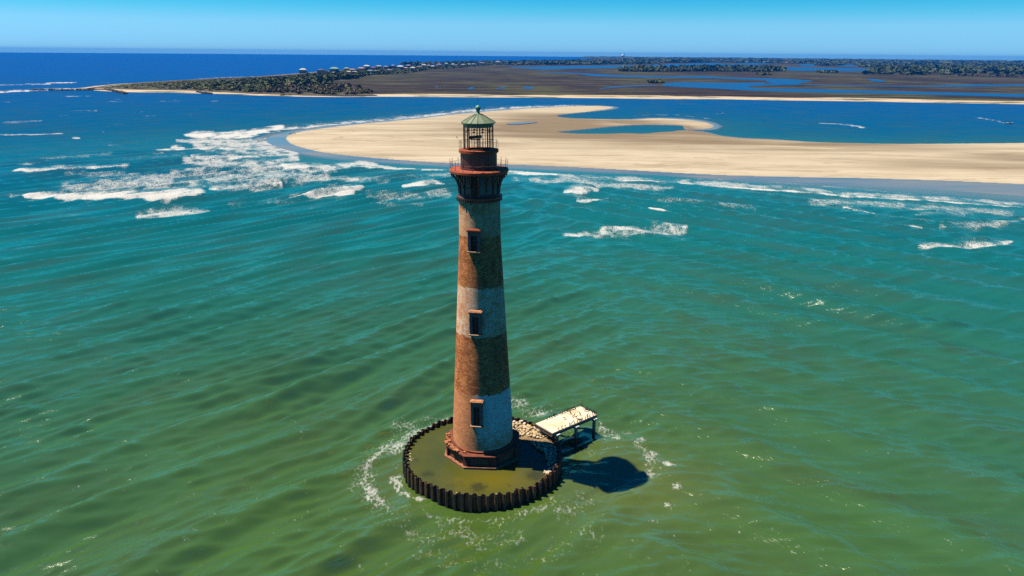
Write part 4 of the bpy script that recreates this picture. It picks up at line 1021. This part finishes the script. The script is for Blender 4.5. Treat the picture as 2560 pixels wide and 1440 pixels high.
G = np.arange(px_.size).reshape(PX.shape); q = ids[np.stack([G[:-1, :-1].ravel(), G[:-1, 1:].ravel(), G[1:, 1:].ravel(), G[1:, :-1].ravel()], 1)]; q = q[(q >= 0).all(1)]
me = npmesh('pool', np.stack([px_[kp]+RING_C[0], py_[kp]+RING_C[1], np.full(kp.sum(), POOL_Z)], 1), q, M['pool'], True)
wx, wy = px_[kp]+RING_C[0], py_[kp]+RING_C[1]
weed = np.zeros_like(wx)
for px, py, r_, s in [(1070,1185,1.1,.6),(1195,1218,1.3,.8),(1340,1188,1.6,.75),(1140,1215,1.6,.35),(1040,1150,1.0,.4),(1030,1095,1.0,.3),(1075,1130,1.5,.25),(1380,1200,1.3,.6),(1270,1215,.8,.3),(1060,1080,1.2,.25)]:
    c = gz(px, py, POOL_Z); weed = np.maximum(weed, s*np.exp(-((wx-c[0])**2+((wy-c[1]))**2)/r_**2))
rim_d = RING_R-np.hypot(wx-RING_C[0], wy-RING_C[1]); weed = np.maximum(weed, .38*np.exp(-rim_d/.6))
c = gz(1230, 1200, POOL_Z); shoal = np.exp(-(((wx-c[0])/5)**2+((wy-c[1])/2.6)**2))
for nm, v_ in (('weed', weed), ('shoal', shoal)):
    at = me.attributes.new(nm, 'FLOAT', 'POINT'); at.data.foreach_set('value', v_.astype(np.float32))
o = link('pool', me); o['kind'] = 'structure'

# rubble bed and rocks inside the wall, right and far side
M['rock'] = simple('pale_rock', (.50, .40, .23), (.34, .24, .12), 1.3, .9, bmp=.5)
M['rock2'] = simple('grey_rock', (.62, .56, .47), (.38, .31, .23), 1.6, .9, bmp=.5)
bedP = gpoly([(1262,1046),(1285,1040),(1335,1048),(1385,1078),(1404,1108),(1404,1140),(1398,1172),(1376,1166),(1368,1132),(1336,1108),(1290,1098),(1262,1085)], 1.8)
gx = np.arange(-1, 8.5, .25); gy = np.arange(82, 101, .25); PX, PY = np.meshgrid(gx, gy); px_, py_ = PX.ravel(), PY.ravel()
dd = dist_poly(bedP, px_, py_); ii = in_poly(bedP, px_, py_)
hb = np.where(ii, POOL_Z-.05+.55*(1-np.exp(-dd/1.0)), POOL_Z-.05-.4*dd) + (fbm(px_*1.2, py_*1.2, 3)-.5)*.15
kp = ((dd < .8) | ii) & (np.hypot(px_-RING_C[0], py_-RING_C[1]) < RING_R-.25)
ids = -np.ones(px_.size, int); ids[kp] = np.arange(kp.sum()); G = np.arange(px_.size).reshape(PX.shape)
q = ids[np.stack([G[:-1, :-1].ravel(), G[:-1, 1:].ravel(), G[1:, 1:].ravel(), G[1:, :-1].ravel()], 1)]; q = q[(q >= 0).all(1)]
o = link('gravel_bed', npmesh('gravel_bed', np.stack([px_[kp], py_[kp], hb[kp]], 1), q, simple('gravel_bed', (.24, .17, .085), (.10, .07, .04), 2.2, .95, bmp=.6), True)); o['kind'] = 'structure'
rock_mes = [bm_mesh('rock', rock_mesh(s, 2, (1, random.uniform(.7, 1), random.uniform(.5, .75))), M['rock' if s % 3 else 'rock2'], False) for s in range(9)]
def put_rock(x, y, z, s, label, group):
    if math.hypot(x-RING_C[0], y-RING_C[1]) > RING_R-.45 or math.hypot(x-BX, y-BY) < 5.3: return
    o = link('rock', rock_mes[random.randrange(9)]); o.location = (x, y, z+s*.2); o.scale = (s, s, s)
    o.rotation_euler = (random.uniform(-.3, .3), random.uniform(-.3, .3), random.uniform(0, 6.28)); tag(o, label, 'rock', group)
S = sample_poly(gpoly([(1280,1046),(1335,1050),(1385,1080),(1403,1103),(1345,1097),(1295,1090),(1275,1070)], 1.8), 900)
placed = []
for x, y in S:
    s = random.uniform(.20, .42)
    if all((x-a)**2+(y-b)**2 > (.62*(s+c))**2 for a, b, c in placed):
        placed.append((x, y, s)); put_rock(x, y, 1.95, s, 'pale rounded rock in the sunlit heap inside the ring wall beside the pier', 'sunlit rocks inside the ring wall')
S = sample_poly(gpoly([(1322,1102),(1402,1106),(1408,1150),(1400,1182),(1374,1172),(1362,1132)], 1.7), 900)
for x, y in S:
    s = random.uniform(.22, .42)
    if all((x-a)**2+(y-b)**2 > (.72*(s+c))**2 for a, b, c in placed):
        placed.append((x, y, s)); put_rock(x, y, 1.68, s, 'grey rock in the pool, lying in the shadow of the lighthouse', 'shaded rocks inside the ring wall')
for k in range(16):
    a = R_(random.uniform(-30, -12)); r_ = random.uniform(9.0, 9.9); s = random.uniform(.15, .32); put_rock(RING_C[0]+r_*math.cos(a), RING_C[1]+r_*math.sin(a), 1.5, s, 'brown rock at the near right edge of the pool against the ring wall', 'rocks at the near right edge of the pool')
for k in range(9):
    a = R_(random.uniform(175, 205)); r_ = random.uniform(9.3, 9.9); put_rock(RING_C[0]+r_*math.cos(a), RING_C[1]+r_*math.sin(a), 1.35, random.uniform(.15, .28), 'pale rock half sunk at the left edge of the pool', 'rocks at the left edge of the pool')

for k in range(14):
    a = R_(random.uniform(228, 300)); r_ = random.uniform(9.2, 9.95); put_rock(RING_C[0]+r_*math.cos(a), RING_C[1]+r_*math.sin(a), 1.30, random.uniform(.14, .3), 'weedy rock showing at the near edge of the pool against the ring wall', 'rocks at the near edge of the pool')
# ================================================================== PIER
ZD = 3.4
c1 = gz(1382, 1082, ZD); c2 = gz(1339, 1059, ZD); c3 = gz(1450, 1014, ZD); c4 = gz(1494.5, 1036, ZD)
org = (c1+c2)/2; ax_ = ((c3+c4)/2-org); LEN = np.hypot(ax_[0], ax_[1]); ang_p = math.atan2(ax_[1], ax_[0])
WID = (np.hypot(*(c1-c2)[:2])+np.hypot(*(c3-c4)[:2]))/2
PR = empty('pier', (org[0], org[1], 0), ang_p); tag(PR, 'short pale concrete pier on dark piles reaching out from the ring wall', 'pier')
bm = bmesh.new(); vs_ = b_box(bm, (LEN/2, 0, ZD-.11), (LEN, WID, .22)); bmesh.ops.bevel(bm, geom=bm.edges[:], offset=.02, segments=1, affect='EDGES'); part('deck', bm, M['concrete'], PR)
for s in (-1, 1):
    bm = bmesh.new(); b_box(bm, (LEN/2, s*(WID/2-.12), ZD-.40), (LEN-.1, .22, .34)); part('edge_beam', bm, M['beam'], PR)
for k in range(3):
    bm = bmesh.new(); b_box(bm, (.9+(LEN-1.5)*k/2.0, 0, ZD-.72), (.5, WID+.25, .28)); part('cross_beam', bm, M['beam'], PR)
def pm():
    mt, t, b = new_mat('pier_pile'); g = N(t, 'ShaderNodeNewGeometry').outputs['Position']; sx = N(t, 'ShaderNodeSeparateXYZ'); L(t, g, sx.inputs[0])
    n = noise(t, 2.5, 5, .6, g).outputs[0]; w_ = mrange(t, math_(t, 'ADD', sx.outputs[2], mrange(t, n, .3, .7, -.3, .3)), 1.0, 1.5)
    L(t, mixc(t, w_, (.016, .014, .012), (.20, .18, .155)), b.inputs['Base Color']); b.inputs['Roughness'].default_value = .8; return mt
M['pier_pile'] = pm()
for k in range(3):
    for s in (-1, 1):
        x_ = .9+(LEN-1.5)*k/2.0; bm = bmesh.new(); b_tube(bm, (x_, s*(WID/2-.05), -2.5), (x_, s*(WID/2-.05), ZD-.55), .24, None, 10)
        o = part('pile', bm, M['pier_pile'], PR)
        bm = bmesh.new(); b_box(bm, (x_, s*(WID/2+.02), ZD-.50), (.62, .55, .14)); link('pile_cap', bm_mesh('pile_cap', bm, M['white']), o)
for k in range(12):          # slatted end facing the wall
    y_ = -WID/2+.15+(WID-.3)*k/11.0; bm = bmesh.new(); b_box(bm, (-.06, y_, ZD-.34), (.08, .10, .44)); part('end_slat', bm, M['beam'], PR)
bm = bmesh.new(); b_box(bm, (-.05, 0, ZD-.58), (.12, WID, .10)); part('end_rail', bm, M['beam'], PR)

# ================================================================== BIRDS
def bird_mesh(spread=False):
    spine = [(-.30, .12, .015), (-.20, .22, .05), (-.08, .36, .105), (.04, .50, .115), (.13, .62, .075), (.16, .72, .045), (.17, .80, .040), (.21, .86, .05), (.27, .88, .04), (.33, .875, .015), (.42, .86, .006)]
    bm = bmesh.new(); rings = []
    for i, (x, z, r) in enumerate(spine):
        p = np.array(spine[min(i+1, len(spine)-1)][:2])-np.array(spine[max(i-1, 0)][:2]); p = p/np.linalg.norm(p)
        n = (-p[1], p[0]); rings.append([bm.verts.new((x+n[0]*r*math.cos(a), r*.9*math.sin(a), z+n[1]*r*math.cos(a))) for a in np.linspace(0, 2*math.pi, 8, endpoint=False)])
    for A, B in zip(rings[:-1], rings[1:]):
        for j in range(8): bm.faces.new((A[j], A[(j+1) % 8], B[(j+1) % 8], B[j]))
    bm.faces.new(rings[0][::-1]); bm.faces.new(rings[-1])
    for s in (-1, 1):
        b_tube(bm, (-.03, s*.05, .34), (-.02, s*.06, .02), .022, .014, 5); b_box(bm, (.03, s*.06, .012), (.14, .08, .02))
        if spread:          # wings held out to dry
            vs_ = [bm.verts.new(p) for p in ((.10, s*.09, .60), (.16, s*.42, .66), (.02, s*.62, .50), (-.12, s*.55, .36), (-.10, s*.25, .34), (-.10, s*.09, .42))]
            vb = [bm.verts.new((v.co.x-.03, v.co.y, v.co.z-.01)) for v in vs_]
            bm.faces.new(vs_); bm.faces.new(vb[::-1])
            for i in range(6): bm.faces.new((vs_[i], vs_[(i+1) % 6], vb[(i+1) % 6], vb[i]))
        else:               # folded wing
            vs_ = [bm.verts.new(p) for p in ((.10, s*.115, .56), (.02, s*.135, .46), (-.14, s*.10, .26), (-.26, s*.04, .15), (-.12, s*.105, .38))]; bm.faces.new(vs_)
    return bm_mesh('bird', bm, M['bird'], True)
BIRD = bird_mesh(); BIRDW = bird_mesh(True)
prm = Matrix.Translation((org[0], org[1], 0)) @ Matrix.Rotation(ang_p, 4, 'Z')
def bird(x, y, label, group, me_=None, sc=1.0, rz=None):
    p = prm @ Vector((x, y, ZD)); o = link('bird', me_ or (BIRDW if random.random() < .15 else BIRD)); o.location = p; o.rotation_euler = (0, 0, random.uniform(0, 6.28) if rz is None else rz)
    s = sc*random.uniform(.50, .66); o.scale = (s, s, s); tag(o, label, 'bird', group)
x = LEN-.15
while x > LEN*.22:
    bird(x, WID/2-random.uniform(.05, .22), 'black cormorant perched along the far edge of the pier deck', 'cormorants along the far edge of the pier'); x -= random.uniform(.22, .5)*(1+max(0, .7-x/LEN)*1.4)
x = LEN-.15
while x > LEN*.12:
    bird(x, -WID/2+random.uniform(.05, .22), 'black cormorant perched along the near edge of the pier deck', 'cormorants along the near edge of the pier'); x -= random.uniform(.25, .6)*(1+max(0, .6-x/LEN)*1.4)
y = -WID/2+.3
while y < WID/2-.2:
    bird(LEN-random.uniform(.08, .22), y, 'black cormorant perched along the outer end of the pier deck', 'cormorants at the outer end of the pier'); y += random.uniform(.22, .42)
def deck_px(px, py):
    g = gz(px, py, ZD); d = g[:2]-org[:2]; return d[0]*math.cos(ang_p)+d[1]*math.sin(ang_p), -d[0]*math.sin(ang_p)+d[1]*math.cos(ang_p)
for (px, py), lb in zip([(1412,1049),(1426,1036),(1436,1041),(1441,1046),(1450,1039),(1463,1028),(1466,1025),(1432,1044),(1469,1041)],
    ['black cormorant with spread wings alone on the bare middle of the pier deck', 'black cormorant on the pier deck, leftmost bird of the upper middle', 'black cormorant in the small cluster at the middle of the pier deck, farthest of it', 'black cormorant in the small cluster at the middle of the pier deck, nearest of it', 'black cormorant standing right of the small cluster on the pier deck', 'black cormorant with spread wings near the outer right of the pier deck', 'black cormorant right behind the spread-winged one near the outer end of the deck', 'black cormorant in the small cluster at the middle of the pier deck, left of it', 'black cormorant standing just inside the near right corner of the pier deck']):
    x, y = deck_px(px, py); bird(x, y, lb, 'cormorants on the middle of the pier', BIRDW if 'spread wings' in lb else BIRD, 1.1)
# birds at the tip of the sandbar
for k, (px, py) in enumerate([(723.5,336),(727,335.8),(729.5,335.6),(733,334.5),(735.5,333.6),(738,336)]):
    g = gz(px, py, .3); o = link('bird', BIRD); o.location = (g[0], g[1], .12); o.scale = (1.5,)*3; o.rotation_euler = (0, 0, random.uniform(0, 6)); tag(o, 'dark bird standing in the little flock at the wet left tip of the sandbar', 'bird', 'birds at the tip of the sandbar')

# ================================================================== PERSON ON THE SANDBAR
def person(loc, rz):
    joints = [(0, 0, .95), (0, 0, 1.2), (0, 0, 1.45), (0, .01, 1.56), (0, .03, 1.68), (0, .03, 1.76), (.19, 0, 1.42), (.26, .03, 1.15), (.25, .16, .92), (-.19, 0, 1.42), (-.27, -.02, 1.15), (-.25, .08, .92), (.10, 0, .90), (.12, .10, .50), (.12, .02, .08), (.12, .14, .04), (-.10, 0, .90), (-.12, -.06, .50), (-.12, -.18, .09), (-.12, -.06, .04)]
    rad = [.15, .15, .16, .065, .10, .07, .07, .052, .04, .07, .052, .04, .105, .075, .05, .04, .105, .075, .05, .04]
    ed = [(0,1),(1,2),(2,3),(3,4),(4,5),(2,6),(6,7),(7,8),(2,9),(9,10),(10,11),(0,12),(12,13),(13,14),(14,15),(0,16),(16,17),(17,18),(18,19)]
    me_ = bpy.data.meshes.new('person'); me_.from_pydata(joints, ed, []); o = link('person', me_)
    sm = o.modifiers.new('skin', 'SKIN'); sb = o.modifiers.new('sub', 'SUBSURF'); sb.levels = sb.render_levels = 1
    for v, r in zip(me_.skin_vertices[0].data, rad): v.radius = (r, r)
    me_.skin_vertices[0].data[0].use_root = True
    me_.materials.append(simple('dark_clothes', (.03, .028, .03), (.015, .015, .02), 3, .9, bmp=0)); o.location = loc; o.rotation_euler = (0, 0, rz)
    return o
g = gz(1142.5, 347, 1.1); hz_ = 1.0
o = person((g[0], g[1], 1.08), .6); tag(o, 'person in dark clothes walking alone on the pale sandbar left of the lantern', 'person')

# ================================================================== BOATS
def boat(name, loc, rz, sc, label, dark):
    B = empty(name, loc, rz); B.scale = (sc,)*3; tag(B, label, 'boat')
    st = [(-3.0, 1.05, .75), (-1.5, 1.15, .78), (.5, 1.1, .85), (1.8, .75, .98), (2.6, .3, 1.1), (2.95, .03, 1.16)]
    bm = bmesh.new(); R1 = []
    for x_, w_, h_ in st: R1.append([bm.verts.new(p) for p in ((x_, -w_, h_), (x_-.05, -w_*.8, .1), (x_-.08, 0, -.25), (x_-.05, w_*.8, .1), (x_, w_, h_))])
    for A, B_ in zip(R1[:-1], R1[1:]):
        for j in range(4): bm.faces.new((A[j], B_[j], B_[j+1], A[j+1]))
        bm.faces.new((A[4], B_[4], B_[0], A[0]))
    bm.faces.new(R1[0]); link('hull', bm_mesh('hull', bm, M['white']), B)
    bm = bmesh.new(); b_box(bm, (-.2, 0, 1.25), (.9, .7, .8)); link('console', bm_mesh('console', bm, M['white']), B)
    bm = bmesh.new(); b_box(bm, (-.3, 0, 2.35), (1.9, 1.6, .08))
    for sx_ in (-1.1, .5):
        for sy in (-.65, .65): b_tube(bm, (sx_, sy, .85), (sx_, sy, 2.32), .04, None, 5)
    link('canopy', bm_mesh('canopy', bm, dark), B)
    bm = bmesh.new(); b_box(bm, (-3.15, 0, .75), (.45, .4, .9)); link('outboard_motor', bm_mesh('outboard_motor', bm, M['iron']), B)
M['canvas'] = simple('navy_canvas', (.02, .025, .06), None, 2, .9, bmp=0)
g = gz(2524, 309.5); boat('motorboat', (g[0], g[1], .1), R_(-30), .95, 'white motorboat trailing a long pale wake across the blue channel on the right', M['canvas'])
g = gz(1807, 285); boat('motorboat', (g[0], g[1], .1), R_(-15), .45, 'tiny white boat with a short wake on the channel above the sandbar hook', M['white'])

# ================================================================== HOUSES, WATER TOWER
hm = {}
def pm_(c):
    if c not in hm: hm[c] = simple('house_paint', c, tuple(q*.8 for q in c), .4, .8, bmp=0)
    return hm[c]
PAL = {'white': (.42, .42, .42), 'grey': (.24, .25, .28), 'blue': (.12, .22, .38), 'navy': (.045, .06, .11), 'teal': (.13, .32, .32), 'tan': (.36, .29, .21), 'brown': (.17, .10, .08), 'red': (.36, .10, .07), 'pink': (.42, .27, .27), 'green': (.16, .22, .16), 'purple': (.20, .17, .24)}
def house(px, py, wpx, hpx, wall, roof, label, group=None):
    g = gz(px, py, 1.0); D = math.hypot(g[0], g[1]); k = math.hypot(D, CAM_H)/F_PX
    w, ht = wpx*k, hpx*k*(1.05 if hpx > 9 else 1.3); dp = min(w*.8, 13); rz = -math.atan2(g[0], g[1]) + random.uniform(-.25, .25)
    Hs = empty('house', (g[0], g[1], 1.0), rz); tag(Hs, label, 'house', group)
    st = min(2.6, ht*.22); rh = ht*.24; wh = ht-st-rh
    bm = bmesh.new(); b_box(bm, (0, 0, st+wh/2), (w, dp, wh)); link('wall', bm_mesh('wall', bm, pm_(PAL[wall])), Hs)
    bm = bmesh.new(); e = .5
    v_ = [bm.verts.new(p) for p in ((-w/2-e, -dp/2-e, st+wh), (w/2+e, -dp/2-e, st+wh), (w/2+e, dp/2+e, st+wh), (-w/2-e, dp/2+e, st+wh), (-w*.22, 0, ht), (w*.22, 0, ht))]
    for f_ in ((0, 1, 5, 4), (2, 3, 4, 5), (1, 2, 5), (3, 0, 4), (3, 2, 1, 0)): bm.faces.new([v_[i] for i in f_])
    link('roof', bm_mesh('roof', bm, pm_(PAL[roof])), Hs)
    nst = max(1, int(wh/3.0)); ncol = max(2, int(w/4.0))
    if wpx >= 8:
        for s_ in range(nst):
            for c_ in range(ncol):
                if (c_+s_) % 4 == 3: continue
                bm = bmesh.new(); b_box(bm, (-w/2+w*(c_+.5)/ncol, -dp/2, st+wh*(s_+.5)/nst), (w/ncol*.5, .14, wh/nst*.5)); link('window', bm_mesh('window', bm, M['glass']), Hs)
        for s_ in range(nst):
            bm = bmesh.new(); b_box(bm, (-w*.1, -dp/2-1.1, st+wh*s_/nst+.1), (w*.75, 2.2, .25)); b_box(bm, (-w*.1, -dp/2-2.15, st+wh*s_/nst+.7), (w*.75, .1, .9)); link('porch', bm_mesh('porch', bm, M['white']), Hs)
    else:
        bm = bmesh.new(); b_box(bm, (0, -dp/2, st+wh/2), (w*.4, .2, wh*.4)); link('window', bm_mesh('window', bm, M['glass']), Hs)
    for sx_ in (-.42, 0, .42):
        for sy in (-.42, .42):
            bm = bmesh.new(); b_box(bm, (sx_*w, sy*dp, st/2-.1), (.4, .4, st+.2)); link('stilt', bm_mesh('stilt', bm, M['trunk']), Hs)
HS = [
 (758,186,16,13,'grey','white','grey three-storey beach house with white balconies, leftmost of the shore houses'),
 (803,185,16,11,'navy','navy','dark navy beach house, second from the left along the shore'),
 (836,184,21,14,'teal','teal','large teal beach house rising above the trees right of the navy one'),
 (838,184.5,16,3.4,'white','white','low white building in front of the large teal beach house'),
 (843,190,23,5,'red','brown','long low house with a reddish wall below the teal beach house'),
 (867,181,12,11,'green','green','grey-green tall house right of the large teal beach house'),
 (870,187,14,7,'pink','white','pinkish white house in front of the grey-green tall house'),
 (887,186,13,6,'white','grey','white house with a grey roof just right of the pinkish white house'),
 (878,179,20,5,'purple','pink','house with a long dusty pink roof above the white house'),
 (903,177,16,6,'brown','pink','brown house with a pinkish roof near the top of the shore trees'),
 (917,174,15,8,'grey','white','grey house with a bright white roof right of the pinkish-roofed one'),
 (926,183,13,6,'blue','blue','blue low house at the marsh side, below the white-roofed grey house'),
 (947,172,14,6,'tan','tan','tan house with a broad tan roof against the sea'),
 (934,174,10,5,'brown','brown','small brown house left of the tan broad-roofed house'),
 (943,181,9,4,'white','white','small white house among the marsh-side trees below the tan house'),
 (965,172,9,5,'blue','grey','blue house with a grey roof right of the tan house'),
 (974,179,11,4,'white','grey','low white house among trees below the blue grey-roofed house'),
 (983,173,7,10,'purple','purple','narrow tall purple-grey house standing above its neighbours'),
 (1001,176,15,11,'blue','white','large blue house with a bright white roof right of the narrow tall house'),
 (1015,175,9,5,'white','pink','small white house just right of the large blue white-roofed house'),
 (1021,170,12,6,'purple','purple','purple-grey house behind the small white house'),
 (1032,177,12,7,'blue','white','blue house with a small white roof at the marsh edge'),
 (1048,174,14,6,'tan','brown','tan house with a brown roof among dark trees'),
 (1060,169,11,6,'white','white','bright white house against the sea right of the tan brown-roofed one'),
 (1072,169,9,5,'grey','grey','grey house just right of the bright white house against the sea'),
 (1082,171,9,5,'green','white','green house with a white roof at the marsh edge'),
 (1098,169,11,7,'pink','purple','pink house with a purple-grey roof in the thinning shore row'),
 (1116,168,8,8,'white','teal','narrow white house with a teal roof in the thinning shore row'),
 (1132,166,8,5,'white','white','small white house left of the purple one at the end of the shore trees'),
 (1140,167,7,4,'purple','purple','small purple house at the end of the shore trees'),
 (1158,167,10,5,'blue','grey','blue-grey house where the shore trees end'),
 (1173,164,8,3.5,'white','white','low white house on the bare shore, left of a matching pair'),
 (1184,163.5,8,3.5,'white','grey','low white house with a grey roof on the bare shore, right of a matching pair'),
 (1205,161.5,14,4,'purple','purple','long lavender roofed house on the bare far shore'),
 (1245,158.5,14,3.5,'grey','white','long white-roofed house on the far shore above the thin creek'),
]
for h_ in HS: house(*h_)
tiny = [(1261,158,5),(1278,158.5,6),(1293,157,6),(1256,159,4),(1310,157.5,6),(1340,158,4),(1364,158,7),(1391,158,7),(1437,158,5),(1452,156.5,6),(1500,158,5),(1513,158,5),(1525,155.5,8),(1535,155,6),(1330,160,4),(1480,157,4),(1545,158.5,4),(1590,157,5),(1610,157.5,5)]
for x, y, w in tiny: house(x, y, w, 3.4, 'white', random.choice(['white', 'grey', 'tan']), 'tiny white house among the trees of the far shore strip', 'tiny white houses on the far shore strip')
house(1415, 159.5, 7, 4, 'red', 'red', 'small red house on the far shore strip, left of a longer red one'); house(1474, 161.5, 10, 3.6, 'red', 'red', 'long low red building by the water on the far shore strip')
for x in range(1712, 1760, 7): house(x, 154.5, 6, 3, 'white', 'white', 'white house in the even row on the far wooded shore', 'row of white houses on the far wooded shore')
for x in range(2255, 2312, 8): house(x, 158.5, 7, 3, 'white', 'white', 'pale house in the row far off beyond the right-hand wood', 'row of pale houses beyond the right-hand wood')
house(1693, 154.5, 6, 2.6, 'white', 'white', 'low white building far off left of the even row of white houses'); house(1909, 158.5, 7, 2.8, 'white', 'grey', 'low white building on the far shore right of the white row'); house(1966, 160, 8, 3, 'red', 'red', 'low red-roofed building on the far wooded shore'); house(2070, 162, 4, 4, 'white', 'white', 'small white building at the foot of dark trees by the far lagoon'); house(2317, 159.5, 9, 2.6, 'white', 'white', 'low long white building right of the far pale row')

g = gz(1556, 157); k = math.hypot(g[1], g[0])/F_PX
WT = empty('water_tower', (g[0], g[1], 1)); tag(WT, 'pale water tower with a round tank on a column above the far shore trees', 'water tower')
bm = bmesh.new(); b_lathe(bm, [(3.2, 0), (2.2, 4), (2.0, 32), (3.0, 36)], 16); link('column', bm_mesh('column', bm, M['white'], True), WT)
bm = bmesh.new(); b_lathe(bm, [(2.8, 35.5), (6, 38), (7.4, 41.5), (6.6, 45), (3.5, 47.5), (.1, 48.3)], 20); link('tank', bm_mesh('tank', bm, M['white'], True), WT)
g = gz(1559.8, 157.5)
MS = empty('radio_mast', (g[0], g[1], 1)); tag(MS, 'thin dark mast beside the pale water tower', 'mast')
bm = bmesh.new()
for a in range(3): b_tube(bm, (1.8*math.cos(a*2.09), 1.8*math.sin(a*2.09), 0), (.9*math.cos(a*2.09), .9*math.sin(a*2.09), 50), .55, .45, 5)
for z in range(2, 50, 4): b_ring(bm, 1.8-.018*z, z, .28, 6, 4)
link('lattice', bm_mesh('lattice', bm, M['iron']), MS)
bm = bmesh.new(); b_tube(bm, (0, 0, 49), (0, 0, 62), .7, .4, 5); link('antenna', bm_mesh('antenna', bm, M['iron']), MS)

# ================================================================== HAZE
HAZE = 5e-5
if HAZE:
    bm = bmesh.new(); b_box(bm, (0, 0, 31), (26600, 26600, 74)); me = bm_mesh('haze', bm)
    mt = bpy.data.materials.new('haze_air'); mt.use_nodes = True; t = mt.node_tree; t.nodes.remove(t.nodes['Principled BSDF'])
    pv = t.nodes.new('ShaderNodeVolumePrincipled'); pv.inputs['Color'].default_value = (.006, .28, 1.0, 1); pv.inputs['Density'].default_value = HAZE; pv.inputs['Anisotropy'].default_value = 0
    t.links.new(pv.outputs[0], t.nodes['Material Output'].inputs['Volume']); me.materials.append(mt)
    o = link('haze', me); o['kind'] = 'stuff'
